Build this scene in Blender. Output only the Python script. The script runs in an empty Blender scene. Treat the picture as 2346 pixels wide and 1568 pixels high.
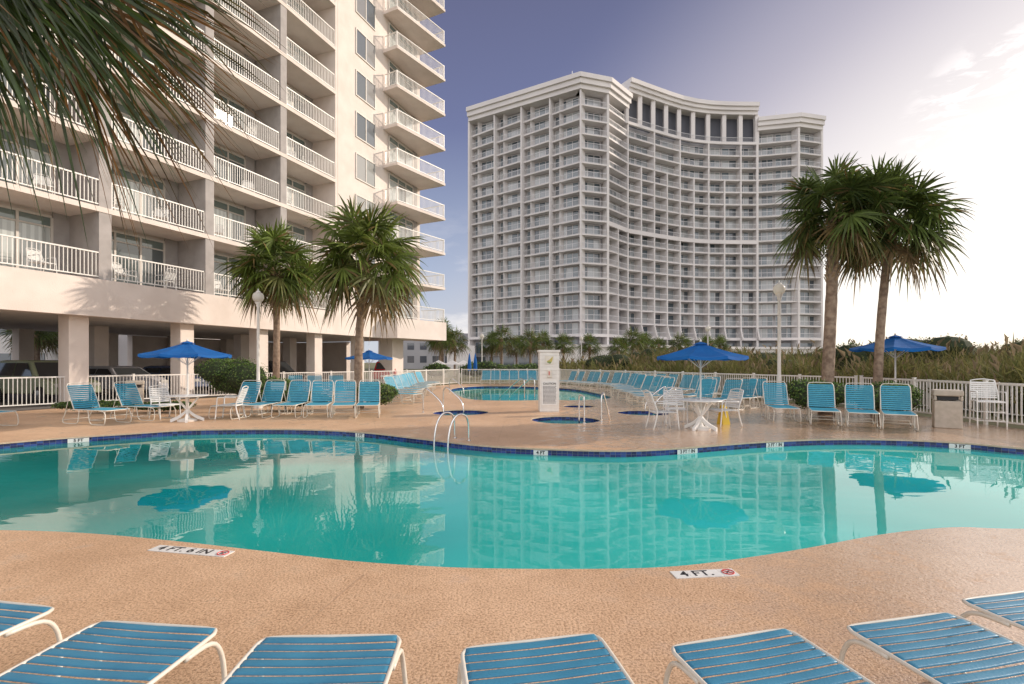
import bpy, math, random
from mathutils import Vector, Matrix
R=random.Random(7)
V=Vector
scene=bpy.context.scene
COL=scene.collection
# ---------------------------------------------------------------- materials
def mat(name,col,rough=.6,col2=None,nscale=3,bump=0,bscale=30,spec=.5,metal=0,vcol=False,ior=None,trans=0,sub=0,detail=6,coords='Object',mixpos=(.35,.65)):
    m=bpy.data.materials.new(name); m.use_nodes=True
    nt=m.node_tree; b=nt.nodes['Principled BSDF']
    b.inputs['Roughness'].default_value=rough
    b.inputs['Metallic'].default_value=metal
    b.inputs['Specular IOR Level'].default_value=spec
    if ior: b.inputs['IOR'].default_value=ior
    b.inputs['Base Color'].default_value=(*col,1)
    tc=nt.nodes.new('ShaderNodeTexCoord')
    src=None
    if col2 is not None:
        n=nt.nodes.new('ShaderNodeTexNoise'); n.inputs['Scale'].default_value=nscale; n.inputs['Detail'].default_value=detail
        nt.links.new(tc.outputs[coords],n.inputs['Vector'])
        r=nt.nodes.new('ShaderNodeValToRGB')
        r.color_ramp.elements[0].position=mixpos[0]; r.color_ramp.elements[1].position=mixpos[1]
        r.color_ramp.elements[0].color=(*col,1); r.color_ramp.elements[1].color=(*col2,1)
        nt.links.new(n.outputs['Fac'],r.inputs['Fac']); src=r.outputs['Color']
        nt.links.new(src,b.inputs['Base Color'])
    if vcol:
        a=nt.nodes.new('ShaderNodeAttribute'); a.attribute_name='Col'
        mx=nt.nodes.new('ShaderNodeMix'); mx.data_type='RGBA'; mx.blend_type='MULTIPLY'; mx.inputs['Factor'].default_value=1
        nt.links.new(a.outputs['Color'],mx.inputs['A'])
        if src: nt.links.new(src,mx.inputs['B'])
        else: mx.inputs['B'].default_value=(*col,1)
        nt.links.new(mx.outputs['Result'],b.inputs['Base Color'])
    if bump:
        n2=nt.nodes.new('ShaderNodeTexNoise'); n2.inputs['Scale'].default_value=bscale; n2.inputs['Detail'].default_value=5
        nt.links.new(tc.outputs[coords],n2.inputs['Vector'])
        bp=nt.nodes.new('ShaderNodeBump'); bp.inputs['Strength'].default_value=bump; bp.inputs['Distance'].default_value=.02
        nt.links.new(n2.outputs['Fac'],bp.inputs['Height']); nt.links.new(bp.outputs['Normal'],b.inputs['Normal'])
    if trans:
        t=nt.nodes.new('ShaderNodeBsdfTranslucent'); ms=nt.nodes.new('ShaderNodeMixShader'); ms.inputs[0].default_value=trans
        o=nt.nodes['Material Output']
        if b.inputs['Base Color'].links: nt.links.new(b.inputs['Base Color'].links[0].from_socket,t.inputs['Color'])
        else: t.inputs['Color'].default_value=(*col,1)
        nt.links.new(b.outputs[0],ms.inputs[1]); nt.links.new(t.outputs[0],ms.inputs[2]); nt.links.new(ms.outputs[0],o.inputs[0])
    return m
M={}
M['stucco']=mat('stucco',(.78,.695,.635),.85,(.70,.615,.555),1.0,.6,45)
M['stucco_shade']=mat('stucco_shade',(.42,.39,.375),.9,(.35,.325,.31),2,.6,40)  # shade on the balcony piers put into a darker copy of the stucco
M['soffit']=mat('soffit',(.80,.73,.67),.8,(.72,.65,.59),1.5)
M['white']=mat('white_paint',(.80,.78,.74),.4,(.72,.70,.66),6)
M['plastic']=mat('white_resin',(.80,.80,.78),.35,(.72,.72,.70),9)
M['glass']=mat('window_glass',(1,1,1),.04,spec=.9,vcol=True,ior=1.6)
M['wframe']=mat('window_frame',(.60,.56,.51),.5)
M['tower']=mat('tower_stucco',(.76,.725,.71),.8,(.68,.645,.635),.15)
M['towerwall']=mat('tower_wall',(.42,.41,.425),.8,(.35,.345,.365),.2)
M['towerdark']=mat('tower_recess_shade',(.11,.115,.14),.8)  # near-black colour standing in for shade inside the top recess
M['rail']=mat('tower_rail',(.68,.68,.70),.5)
M['strap']=mat('blue_strap',(.04,.20,.335),.45,(.055,.25,.40),4,.12,90,spec=.4)
M['strap_far']=mat('turquoise_strap',(.045,.30,.44),.45,(.06,.35,.49),4,spec=.4)
M['frame']=mat('cream_frame',(.74,.70,.62),.35,(.68,.64,.56),10)
M['chrome']=mat('steel',(.75,.75,.75),.15,metal=1)
M['canvas']=mat('blue_canvas',(.008,.13,.46),.8,(.012,.17,.54),2,.1,60,trans=.35)
M['leaf']=mat('palm_leaf',(1,1,1),.45,(.72,.72,.72),5,vcol=True,trans=.32,spec=.4)
M['nearleaf']=mat('near_palm_leaf',(1,1,1),.35,(.5,.45,.4),9,vcol=True,trans=.3,spec=.5)
M['bush']=mat('bush_leaf',(1,1,1),.55,vcol=True,trans=.28,spec=.3)
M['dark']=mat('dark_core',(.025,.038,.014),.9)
M['trunk']=mat('palm_trunk',(.19,.13,.095),.95,(.36,.27,.20),7,1,25)
M['boots']=mat('palm_boot',(.24,.16,.095),.9,(.38,.28,.18),9,.6,30)
M['reed']=mat('reed',(1,1,1),.8,vcol=True,trans=.3,spec=.2)
M['tile']=mat('pool_tile',(1,1,1),.15,vcol=True)
M['coping']=mat('coping',(.62,.48,.35),.6,(.51,.39,.28),12,.4,60)
M['black']=mat('black_paint',(.02,.02,.022),.5)
M['red']=mat('red_paint',(.6,.03,.02),.4)
M['asphalt']=mat('asphalt',(.13,.12,.11),.8,(.17,.16,.15),3,.3,80)
M['lampglass']=mat('lamp_globe',(.85,.83,.78),.25,trans=.5)
M['tyre']=mat('tyre',(.02,.02,.02),.8)
M['gold']=mat('gold_emblem',(.50,.42,.12),.4)
M['green']=mat('green_emblem',(.20,.28,.10),.5)
M['yellow']=mat('yellow_plastic',(.70,.50,.03),.4)
M['bin']=mat('bin_beige',(.50,.44,.37),.6,(.42,.37,.30),8,.2,60)
M['ink']=mat('sign_ink',(.08,.08,.09),.7)
M['roof']=mat('roof_gray',(.25,.25,.27),.7)
M['joint']=mat('joint_tan',(.42,.29,.19),.8,(.54,.38,.26),6)  # dark tan of the deck expansion joints

# ---------------------------------------------------------------- mesh builder
class MB:
    def __init__(s): s.v=[];s.f=[];s.m=[];s.c=[]
    def face(s,pts,m=0,c=(1,1,1)):
        b=len(s.v); s.v+= [tuple(p) for p in pts]; s.f.append(tuple(range(b,b+len(pts)))); s.m.append(m); s.c.append(c)
    def idx(s,vs,fs,m=0,c=(1,1,1)):
        b=len(s.v); s.v+=[tuple(p) for p in vs]
        for f in fs: s.f.append(tuple(b+i for i in f)); s.m.append(m); s.c.append(c)
    def box(s,x0,x1,y0,y1,z0,z1,m=0,c=(1,1,1),T=None):
        vs=[V((x,y,z)) for z in (z0,z1) for x,y in ((x0,y0),(x1,y0),(x1,y1),(x0,y1))]
        if T: vs=[T@p for p in vs]
        s.idx(vs,[(3,2,1,0),(4,5,6,7),(0,1,5,4),(1,2,6,5),(2,3,7,6),(3,0,4,7)],m,c)
    def prism(s,poly,z0,z1,m=0,c=(1,1,1)):
        n=len(poly); vs=[(p[0],p[1],z0) for p in poly]+[(p[0],p[1],z1) for p in poly]
        fs=[tuple(reversed(range(n))),tuple(range(n,2*n))]+[(i,(i+1)%n,n+(i+1)%n,n+i) for i in range(n)]
        s.idx(vs,fs,m,c)
    def tube(s,pts,r,n=8,m=0,c=(1,1,1),closed=False,radii=None):
        pts=[V(p) for p in pts]; N=len(pts); vs=[]; prev=None
        for i,p in enumerate(pts):
            if closed: t=pts[(i+1)%N]-pts[i-1]
            else: t=pts[min(i+1,N-1)]-pts[max(i-1,0)]
            t.normalize()
            if prev is None:
                a=V((0,0,1)) if abs(t.z)<.9 else V((1,0,0)); x=t.cross(a).normalized()
            else:
                x=(prev-t*prev.dot(t)); x.normalize()
            prev=x; y=t.cross(x)
            rr=radii[i] if radii else r
            for k in range(n):
                a=2*math.pi*k/n; vs.append(p+x*math.cos(a)*rr+y*math.sin(a)*rr)
        fs=[]
        for i in range(N if closed else N-1):
            j=(i+1)%N
            for k in range(n): fs.append((i*n+k,i*n+(k+1)%n,j*n+(k+1)%n,j*n+k))
        if not closed: fs+= [tuple(reversed(range(n))),tuple(range((N-1)*n,N*n))]
        s.idx(vs,fs,m,c)
    def lathe(s,prof,n=20,m=0,o=(0,0,0),c=(1,1,1),ax='z'):
        vs=[]
        for r,z in prof:
            for k in range(n):
                a=2*math.pi*k/n
                q=(r*math.cos(a),r*math.sin(a),z) if ax=='z' else (r*math.cos(a),z,r*math.sin(a))
                vs.append((o[0]+q[0],o[1]+q[1],o[2]+q[2]))
        fs=[(i*n+k,i*n+(k+1)%n,(i+1)*n+(k+1)%n,(i+1)*n+k) for i in range(len(prof)-1) for k in range(n)]
        fs+=[tuple(reversed(range(n))),tuple(range((len(prof)-1)*n,len(prof)*n))]
        s.idx(vs,fs,m,c)
    def mesh(s,name,mats,smooth=False):
        me=bpy.data.meshes.new(name); me.from_pydata(s.v,[],s.f)
        for k in mats: me.materials.append(M[k] if isinstance(k,str) else k)
        me.polygons.foreach_set('material_index',s.m)
        if smooth: me.polygons.foreach_set('use_smooth',[True]*len(s.f))
        at=me.color_attributes.new('Col','FLOAT_COLOR','CORNER')
        d=[]
        for f,c in zip(s.f,s.c): d+= [c[0],c[1],c[2],1.0]*len(f)
        at.data.foreach_set('color',d)
        me.update(); return me
    def obj(s,name,mats,parent=None,smooth=False,bevel=0,label=None):
        me=s.mesh(name,mats,smooth)
        if smooth and smooth!='all':
            try: me.set_sharp_from_angle(angle=math.radians(40))
            except Exception: pass
        return add(name,me,parent,bevel,label)
def add(name,me,parent=None,bevel=0,label=None):
    o=bpy.data.objects.new(name,me); COL.objects.link(o)
    if parent: o.parent=parent
    if bevel:
        b=o.modifiers.new('Bevel','BEVEL'); b.width=bevel; b.segments=2; b.limit_method='ANGLE'
    if label: o['label']=label
    return o
def top(name,label,cat,loc=(0,0,0),rz=0,group=None,sc=1):
    o=bpy.data.objects.new(name,None); COL.objects.link(o); o.empty_display_size=.2
    o.location=loc; o.rotation_euler=(0,0,rz); o.scale=(sc,)*3
    o['label']=label; o['category']=cat
    if group: o['group']=group
    return o
def structure(o): o['kind']='structure'; return o
def copytree(src,loc,rz=0,label=None,sc=None,rx=0):
    o=src.copy(); COL.objects.link(o); o.location=loc; o.rotation_euler=(rx,0,rz)
    if sc: o.scale=(sc,)*3
    if label: o['label']=label
    def rec(a,b):
        for ch in a.children:
            c=ch.copy(); COL.objects.link(c); c.parent=b; rec(ch,c)
    rec(src,o); return o
def catmull(pts,k=6,closed=True):
    out=[];n=len(pts); P=[V(p) for p in pts]
    for i in range(n if closed else n-1):
        if closed: a,b,c,d=P[i-1],P[i],P[(i+1)%n],P[(i+2)%n]
        else: a,b,c,d=P[max(i-1,0)],P[i],P[i+1],P[min(i+2,n-1)]
        for j in range(k):
            t=j/k
            out.append(.5*((2*b)+(-a+c)*t+(2*a-5*b+4*c-d)*t*t+(-a+3*b-3*c+d)*t**3))
    if not closed: out.append(P[-1])
    return out
import bmesh
def filled(name,loops,z,m):
    bm=bmesh.new(); es=[]
    for lp in loops:
        vs=[bm.verts.new((p[0],p[1],z)) for p in lp]
        for i in range(len(vs)): es.append(bm.edges.new((vs[i],vs[(i+1)%len(vs)])))
    bmesh.ops.triangle_fill(bm,use_beauty=True,use_dissolve=False,edges=es)
    bmesh.ops.recalc_face_normals(bm,faces=bm.faces)
    for f in bm.faces:
        if f.normal.z<0: f.normal_flip()
    me=bpy.data.meshes.new(name); bm.to_mesh(me); bm.free(); me.materials.append(m)
    return add(name,me)
def lettering(body,size,Mx,parent,m,name='lettering',ext=.001,off=0):
    cu=bpy.data.curves.new('t','FONT'); cu.body=body; cu.size=size; cu.extrude=ext; cu.align_x='CENTER'; cu.align_y='CENTER'; cu.offset=off
    t=bpy.data.objects.new('t',cu); COL.objects.link(t)
    bpy.context.view_layer.update()
    me=bpy.data.meshes.new_from_object(t.evaluated_get(bpy.context.evaluated_depsgraph_get()))
    bpy.data.objects.remove(t); me.materials.clear(); me.materials.append(M[m]); me.transform(Mx)
    return add(name,me,parent)

# ---------------------------------------------------------------- pools and deck
far=[(-11.0,9.6),(-9.93,10.84),(-8.84,11.64),(-7.91,12.24),(-6.61,12.4),(-5.1,12.35),(-3.54,11.86),(-2.13,10.97),(-.63,9.99),(.56,9.6),(1.85,9.39),(2.71,9.5),(3.65,9.83),(5.23,10.43),(6.82,10.78),(8.18,10.72),(9.21,10.31),(9.9,9.6),(11.6,8.6),(12.4,7.3),(11.3,6.0),(9,5.3),(6.8,5.05)]
near=[(5.07,4.97),(4.48,5.02),(3.97,4.93),(3.43,4.77),(2.63,4.46),(1.93,4.22),(1.33,4.06),(.79,4.01),(0,4.01),(-.61,4.05),(-1.35,4.17),(-2.19,4.39),(-3.11,4.63),(-4.1,4.84),(-5.03,4.93),(-7,5.0),(-9.5,5.6),(-11.6,7.0),(-11.9,8.5)]
pool=[ (p.x,p.y) for p in catmull([(a,b,0) for a,b in far+near],6)]
lag=[(p.x,p.y) for p in catmull([(a,b,0) for a,b in [(-3.7,31.6),(-2.9,26),(-1.9,22.4),(-.3,21.5),(1.3,21.8),(3.2,21.9),(4.6,23.3),(4.5,27),(3.6,31.5),(1,34.2),(-2.0,34.8)]],5)]
def circ(x,y,r,n=32): return [(x+r*math.cos(2*math.pi*k/n),y+r*math.sin(2*math.pi*k/n)) for k in range(n)]
spas=[circ(1.53,14.4,.98),circ(-1.69,16.5,.92),circ(4.3,16.4,.85),circ(2.5,18.8,.6)]
outer=[(-26,-8),(-26,14.4),(-17.9,17.2),(-14.5,22.5),(-11.6,25.5),(-6.7,31.9),(-4.0,38),(3.6,38),(12.4,18),(12.6,11),(22,8),(22,-8)]

def deckmat():
    m=bpy.data.materials.new('pool_deck_texture'); m.use_nodes=True; nt=m.node_tree; b=nt.nodes['Principled BSDF']; L=nt.links
    tc=nt.nodes.new('ShaderNodeTexCoord')
    def noise(s,d=5,r=.55):
        n=nt.nodes.new('ShaderNodeTexNoise'); n.inputs['Scale'].default_value=s; n.inputs['Detail'].default_value=d; n.inputs['Roughness'].default_value=r
        L.new(tc.outputs['Object'],n.inputs['Vector']); return n
    def ramp(src,p0,c0,p1,c1):
        r=nt.nodes.new('ShaderNodeValToRGB'); e=r.color_ramp.elements; e[0].position=p0;e[1].position=p1;e[0].color=(*c0,1);e[1].color=(*c1,1); L.new(src,r.inputs[0]); return r
    big=noise(.5,8,.6); mid=noise(3.2,7,.65); fine=noise(62,3,.6)
    c1=ramp(big.outputs[0],.38,(.64,.425,.265),.64,(.78,.545,.36))
    c2=ramp(fine.outputs[0],.36,(.60,.535,.48),.55,(1.06,1.05,1.04))
    c3=ramp(mid.outputs[0],.34,(.87,.85,.83),.60,(1.01,1.01,1.01))
    def mul(a,bb):
        x=nt.nodes.new('ShaderNodeMix'); x.data_type='RGBA'; x.blend_type='MULTIPLY'; x.inputs['Factor'].default_value=1; L.new(a,x.inputs['A']); L.new(bb,x.inputs['B']); return x.outputs['Result']
    L.new(mul(mul(c1.outputs[0],c2.outputs[0]),c3.outputs[0]),b.inputs['Base Color'])
    sep=nt.nodes.new('ShaderNodeSeparateXYZ'); L.new(tc.outputs['Object'],sep.inputs[0])
    mr=nt.nodes.new('ShaderNodeMapRange'); mr.inputs['From Min'].default_value=.3; mr.inputs['From Max'].default_value=3.6; mr.inputs['To Min'].default_value=-.06; mr.inputs['To Max'].default_value=.24; L.new(sep.outputs[0],mr.inputs['Value'])
    ad=nt.nodes.new('ShaderNodeMath'); L.new(mid.outputs[0],ad.inputs[0]); L.new(mr.outputs[0],ad.inputs[1])
    wet=ramp(ad.outputs[0],.50,(0,)*3,.66,(1,)*3)
    rr=ramp(wet.outputs[0],0,(.50,)*3,1,(.26,)*3); L.new(rr.outputs[0],b.inputs['Roughness'])
    L.new(wet.outputs[0],b.inputs['Coat Weight']); b.inputs['Coat Roughness'].default_value=.16; b.inputs['Coat IOR'].default_value=1.6
    h=nt.nodes.new('ShaderNodeMath'); h.operation='ADD'; mm=noise(24,4,.6); L.new(fine.outputs[0],h.inputs[0]); L.new(mm.outputs[0],h.inputs[1])
    bp=nt.nodes.new('ShaderNodeBump'); bp.inputs['Strength'].default_value=.6; bp.inputs['Distance'].default_value=.010; L.new(h.outputs[0],bp.inputs['Height']); L.new(bp.outputs[0],b.inputs['Normal'])
    bp2=nt.nodes.new('ShaderNodeBump'); bp2.inputs['Strength'].default_value=.40; bp2.inputs['Distance'].default_value=.010; L.new(mm.outputs[0],bp2.inputs['Height']); L.new(bp2.outputs[0],b.inputs['Coat Normal'])
    return m
deck=structure(filled('pool_deck',[outer,pool,lag]+spas,0,deckmat()))
groundm=mat('sandy_grass',(.13,.14,.06),.95,(.22,.20,.11),.4,.4,8)
B=900
ground=structure(filled('ground',[[(-B,-B/2),(B,-B/2),(B,B*1.5),(-B,B*1.5)],outer],-.004,groundm))
for a,b in (((-1.15,3.9),(-1.45,2.4)),((-3.4,12.5),(-4.2,15.2)),((3.2,9.9),(3.6,12.8)),((7.3,11.1),(7.9,14.0)),((-.3,10.3),(-.2,14.0))):
    a=V((*a,0));b=V((*b,0));n=V((-(b-a).y,(b-a).x,0)).normalized()*.003; jm=MB(); jm.face([(p.x,p.y,.003) for p in (a-n,b-n,b+n,a+n)]); structure(jm.obj('deck_joint',['joint']))

def watermat(nm,c0,c1,ior=1.55):
    m=bpy.data.materials.new(nm); m.use_nodes=True; nt=m.node_tree; b=nt.nodes['Principled BSDF']; L=nt.links
    tc=nt.nodes.new('ShaderNodeTexCoord')
    n=nt.nodes.new('ShaderNodeTexNoise'); n.inputs['Scale'].default_value=.22; n.inputs['Detail'].default_value=2; L.new(tc.outputs['Object'],n.inputs['Vector'])
    sep=nt.nodes.new('ShaderNodeSeparateXYZ'); L.new(tc.outputs['Object'],sep.inputs[0])
    mr=nt.nodes.new('ShaderNodeMapRange'); mr.inputs['From Min'].default_value=-9; mr.inputs['From Max'].default_value=3; mr.inputs['To Min'].default_value=-.20; mr.inputs['To Max'].default_value=.18; L.new(sep.outputs[0],mr.inputs['Value'])
    ad=nt.nodes.new('ShaderNodeMath'); L.new(n.outputs[0],ad.inputs[0]); L.new(mr.outputs[0],ad.inputs[1])
    r=nt.nodes.new('ShaderNodeValToRGB'); e=r.color_ramp.elements; e[0].position=.25;e[1].position=.7; e[0].color=(*c0,1); e[1].color=(*c1,1); L.new(ad.outputs[0],r.inputs[0]); L.new(r.outputs[0],b.inputs['Base Color'])
    b.inputs['Roughness'].default_value=.01; b.inputs['IOR'].default_value=ior
    mp=nt.nodes.new('ShaderNodeMapping'); mp.inputs['Scale'].default_value=(1.0,2.4,1); L.new(tc.outputs['Object'],mp.inputs[0])
    n2=nt.nodes.new('ShaderNodeTexNoise'); n2.inputs['Scale'].default_value=.8; n2.inputs['Detail'].default_value=2.5; L.new(mp.outputs[0],n2.inputs['Vector'])
    bp=nt.nodes.new('ShaderNodeBump'); bp.inputs['Strength'].default_value=.065; bp.inputs['Distance'].default_value=.05; L.new(n2.outputs[0],bp.inputs['Height']); L.new(bp.outputs[0],b.inputs['Normal'])
    return m
WM=watermat('pool_water',(.0,.22,.20),(.035,.53,.49)); WS=watermat('spa_water',(.03,.22,.22),(.06,.30,.30),1.45)
def area(l): return sum(l[i-1][0]*l[i][1]-l[i][0]*l[i-1][1] for i in range(len(l)))/2
def offs(l,d):
    s=1 if area(l)>0 else -1; n=len(l); o=[]
    for i in range(n):
        t=V((l[(i+1)%n][0]-l[i-1][0],l[(i+1)%n][1]-l[i-1][1],0)).normalized()
        o.append((l[i][0]+s*t.y*d,l[i][1]-s*t.x*d))
    return o
import bisect
def basin(l,tl,nm,wm):
    w=structure(filled(nm,[offs(l,.03)],-.13,wm))
    lip=MB(); n=len(l); o2=offs(l,.02)
    for i in range(n):
        j=(i+1)%n
        lip.face([(*l[i],0),(*l[j],0),(*l[j],-.03),(*l[i],-.03)])
        lip.face([(*l[i],-.03),(*l[j],-.03),(*o2[j],-.03),(*o2[i],-.03)])
    structure(lip.obj('pool_coping',['coping']))
    tb=MB(); pts=[V((*p,0)) for p in o2]
    L=[0]
    for i in range(n): L.append(L[-1]+(pts[(i+1)%n]-pts[i]).length)
    def at(s):
        s%=L[-1]; i=min(bisect.bisect_right(L,s)-1,n-1); t=(s-L[i])/max(1e-6,L[i+1]-L[i]); return pts[i].lerp(pts[(i+1)%n],t)
    k=int(L[-1]/tl); st=L[-1]/k
    o3=offs(l,.024)
    for i in range(n):
        j=(i+1)%n; tb.face([(*o3[i],-.03),(*o3[j],-.03),(*o3[j],-.3),(*o3[i],-.3)],0,(.22,.24,.28))
    for q in range(k):
        a=at(q*st+.003); b=at((q+1)*st-.003)
        for z0,z1 in ((-.034,-.086),(-.090,-.145)):
            c=R.choice([(.010,.016,.09),(.014,.028,.17),(.02,.045,.24),(.012,.022,.13),(.03,.07,.27)])
            tb.face([(a.x,a.y,z0),(b.x,b.y,z0),(b.x,b.y,z1),(a.x,a.y,z1)],0,c)
    structure(tb.obj('pool_tile_band',['tile']))
basin(pool,.1,'pool_water',WM)
basin(lag,.2,'lagoon_water',WM)
for s in spas: basin(s,.12,'spa_water',WS)

def marker(txt,x,y,ang,w):
    t=top('depth_marker','white depth plate reading %s on pool tiles'%txt,'depth marker',(x,y,-.083),ang,'depth markers on the tile band')
    p=MB(); p.box(-w/2,w/2,-.008,0,-.045,.045); p.obj('plate',['plastic'],t)
    lettering(txt,.09,Matrix.Translation((0,-.0095,0))@Matrix.Rotation(math.pi/2,4,'X'),t,'black',off=.003)
def edge_at(xv,lo=8):
    best=None
    for i in range(len(pool)):
        a=pool[i-1];b=pool[i]
        if (a[0]-xv)*(b[0]-xv)<=0 and a[1]>lo and a[0]!=b[0]:
            t=(xv-a[0])/(b[0]-a[0]); y=a[1]+t*(b[1]-a[1]); best=(y,math.atan2((b[1]-a[1])*(1 if b[0]>a[0] else -1),abs(b[0]-a[0])))
    return best
for txt,xv,w in (('5 FT',-9.6,.36),('5 FT',-3.6,.26),('4 FT',.55,.28),('3 FT 6 IN',3.4,.48),('3 FT 6 IN',5.5,.44),('3 FT',9.2,.34)):
    y,a=edge_at(xv); marker(txt,xv,y-.0,a,w)
def nodive(t,x):
    mb=MB(); r=.045
    mb.tube([(x+r*math.cos(k*math.pi/12),r*math.sin(k*math.pi/12),.009) for k in range(24)],.0035,6,closed=True)
    mb.tube([(x-r*.7,r*.7,.009),(x+r*.7,-r*.7,.009)],.003,6)
    mb.obj('no_diving_ring',['red'],t)
    f=MB(); f.tube([(x-.018,-.02,.0085),(x+.004,.01,.0085),(x+.018,.016,.0085)],.004,6); f.obj('diver_figure',['black'],t)
def deckmarker(txt,n,x,y,ang,tw,k=.128):
    w=n*k
    t=top('depth_marker','white tile row reading %s with red symbol'%txt,'depth marker',(x,y,0),ang,'depth markers in the deck')
    p=MB()
    for i in range(n): p.box(-w/2+i*k+.001,-w/2+(i+1)*k-.001,-k/2+.001,k/2-.001,.0,.006)
    p.obj('tile_row',['plastic'],t)
    lettering(txt,k*1.0,Matrix.Translation((-w/2+tw/2+.02,0,.0068)),t,'black',ext=.0005,off=.002)
    nodive(t,w/2-.064)
deckmarker('4 FT. 6 IN',6,-2.80,4.38,math.radians(-11),.60)
deckmarker('4 FT.',4,1.50,3.91,math.radians(6),.34)

# ---------------------------------------------------------------- loungers
def lounger(backdeg,hi=False,name='sun_lounger'):
    t=top(name,'blue strap sun lounger with cream tube frame on the pool deck','sun lounger',group='sun loungers around the pool')
    ns=10 if hi else 6
    mb=MB(); a=math.radians(backdeg); bl=.74; hy=.22; z=.385
    sm_='strap' if hi else 'strap_far'
    def sm(p,k=5): return catmull(p,k,False)
    W=.318; fr=.0095 if hi else .0125
    mb.tube(sm([(-W,hy+.1,z),(-W,-.3,z),(-W,-.82,z),(-W+.012,-.925,z-.002),(-W+.07,-.955,z-.004),(0,-.957,z-.004),(W-.07,-.955,z-.004),(W-.012,-.925,z-.002),(W,-.82,z),(W,-.3,z),(W,hy+.1,z)],4),fr,ns)
    ca,sa=math.cos(a),math.sin(a)
    def bk(x,l,o=0): return (x,hy+ca*l-sa*o,z+sa*l+ca*o)
    mb.tube(sm([bk(-W,-.02),bk(-W,bl*.8),bk(-W+.03,bl*.97),bk(-W+.1,bl+.02),bk(W-.1,bl+.02),bk(W-.03,bl*.97),bk(W,bl*.8),bk(W,-.02)],4),fr,ns)
    for sx in (-1,1):
        x=sx*(W+.004)
        mb.tube(sm([(x,-.72,z-.012),(x,-.88,z-.03),(x,-.95,z-.12),(x+sx*.012,-.955,.12),(x+sx*.012,-.93,.03),(x+sx*.01,-.84,.014),(x,-.5,.014),(x,-.41,.04),(x,-.36,.12),(x,-.31,z-.01)],4),.0115,ns)
        mb.tube(sm([(x,.02,z-.01),(x,.06,.1),(x,.11,.03),(x,.2,.014),(x,.55,.014),(x,.64,.04),(x,.64,.12),(x,.5,z-.04),(x,.36,z)],4),.0115,ns)
        if backdeg>15: mb.tube([bk(x,.4),(x,.62,.13)],.008,ns)
    mb.tube([(-W,-.36,.12),(W,-.36,.12)],.009,ns); mb.tube([(-W,.64,.1),(W,.64,.1)],.009,ns)
    mb.obj('frame',['frame'],t,smooth='all')
    def strap(mb,P,w):
        h=w/2
        prof=[(-h,-.006),(-h+.001,-.0005),(-h+.006,.0008),(h-.006,.0008),(h-.001,-.0005),(h,-.006)]
        xs=[-.315,-.308,-.29,-.15,0,.15,.29,.308,.315]
        dz=[-.004,.005,.006,.003,.001,.003,.006,.005,-.004]
        vs=[]
        for x,d in zip(xs,dz):
            for l,o in prof: vs.append(P(x,l,o+d))
        n=len(prof); fs=[(i*n+k,i*n+k+1,(i+1)*n+k+1,(i+1)*n+k) for i in range(len(xs)-1) for k in range(n-1)]
        mb.idx(vs,fs)
    sb=MB(); pitch=.0575
    y=-.922
    while y<hy-.01:
        j=R.uniform(-.0015,.0015) if hi else 0
        strap(sb,lambda x,l,o,y=y,j=j:(x*(.965 if y<-.90 else 1),y+l+j*x*8,z+.001+o+j),.044); y+=pitch
    sb.obj('seat',[sm_],t,smooth='all')
    bb=MB(); l0=.05
    while l0<bl-.03:
        strap(bb,lambda x,l,o,l0=l0:bk(x,l0+l,o+.001),.044); l0+=pitch
    bb.obj('backrest',[sm_],t,smooth='all')
    return t
def dirang(fx,fy): return math.atan2(fx,-fy)
fg=lounger(8,True)
fgl=[((-2.0,2.436),(-1.392,2.368)),((-1.148,2.293),(-.504,2.311)),((-.231,2.2),(.409,2.326)),((.677,2.21),(1.327,2.376)),((1.593,2.388),(2.197,2.52)),((2.41,2.66),(2.96,2.78)),((-2.95,2.68),(-2.346,2.567))]
fg['label']='blue strap sun lounger lying nearly flat beside the near pool edge'
for i,(a,b) in enumerate(fgl):
    ax,bx=V((*a,0)),V((*b,0)); u=(bx-ax).normalized(); f=V((-u.y,u.x,0)); c=(ax+bx)/2-f*.94
    rz=math.atan2(u.y,u.x)
    if i==0: fg.location=(c.x,c.y,0); fg.rotation_euler=(0,0,rz+math.pi)
    else: copytree(fg,(c.x,c.y,0),rz+math.pi)
up=lounger(64)
up['label']='blue strap sun lounger with raised back on the pool deck'
first=[True]
def place(x,y,fx,fy,label=None):
    rz=dirang(fx,fy)+R.uniform(-.04,.04)
    if first[0]: up.location=(x,y,0); up.rotation_euler=(0,0,rz); first[0]=False; return up
    return copytree(up,(x,y,0),rz,label)
lt='blue strap sun lounger with raised back beside clipped hedges'
for x,y,fx,fy in [(-4.45,15.6,.25,-1),(-5.2,15.6,.28,-1),(-5.95,15.6,.25,-1),(-6.75,15.6,.12,-1),(-7.6,15.6,-.05,-1),(-8.25,15.3,-.12,-1)]: place(x,y,fx,fy,lt)
for x,y,fx,fy in [(-11.35,13.6,1,-.28),(-10.85,14.6,1,-.22),(-13.75,12.75,1,-.1)]: place(x,y,fx,fy,'blue strap sun lounger angled toward the pool')
for x,y,fx,fy in [(7.75,14.6,-.30,-1),(8.5,13.75,-.5,-1),(9.2,13.25,-.6,-1),(9.85,12.85,-.66,-1)]: place(x,y,fx,fy,lt)
for i in range(9):
    k=i/8; place(-4.7-.9*k+R.uniform(-.15,.15),20.3+12*k,1,-.45+R.uniform(-.1,.1))
for x in (-9.9,-9.0,-8.0): place(x,23.0,.5,-1)
for i in range(8): place(-1.9+i*.62*1.1,36.6,0,-1)
for i in range(13):
    k=i/12; place(3.9+4.6*k+R.uniform(-.12,.12),34.2-10.8*k,-1,-.55+R.uniform(-.1,.1))
for i in range(9):
    k=i/8; place(5.5+.6*k+R.uniform(-.12,.12),19.0+8*k,-1,-.35+R.uniform(-.1,.1))
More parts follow.
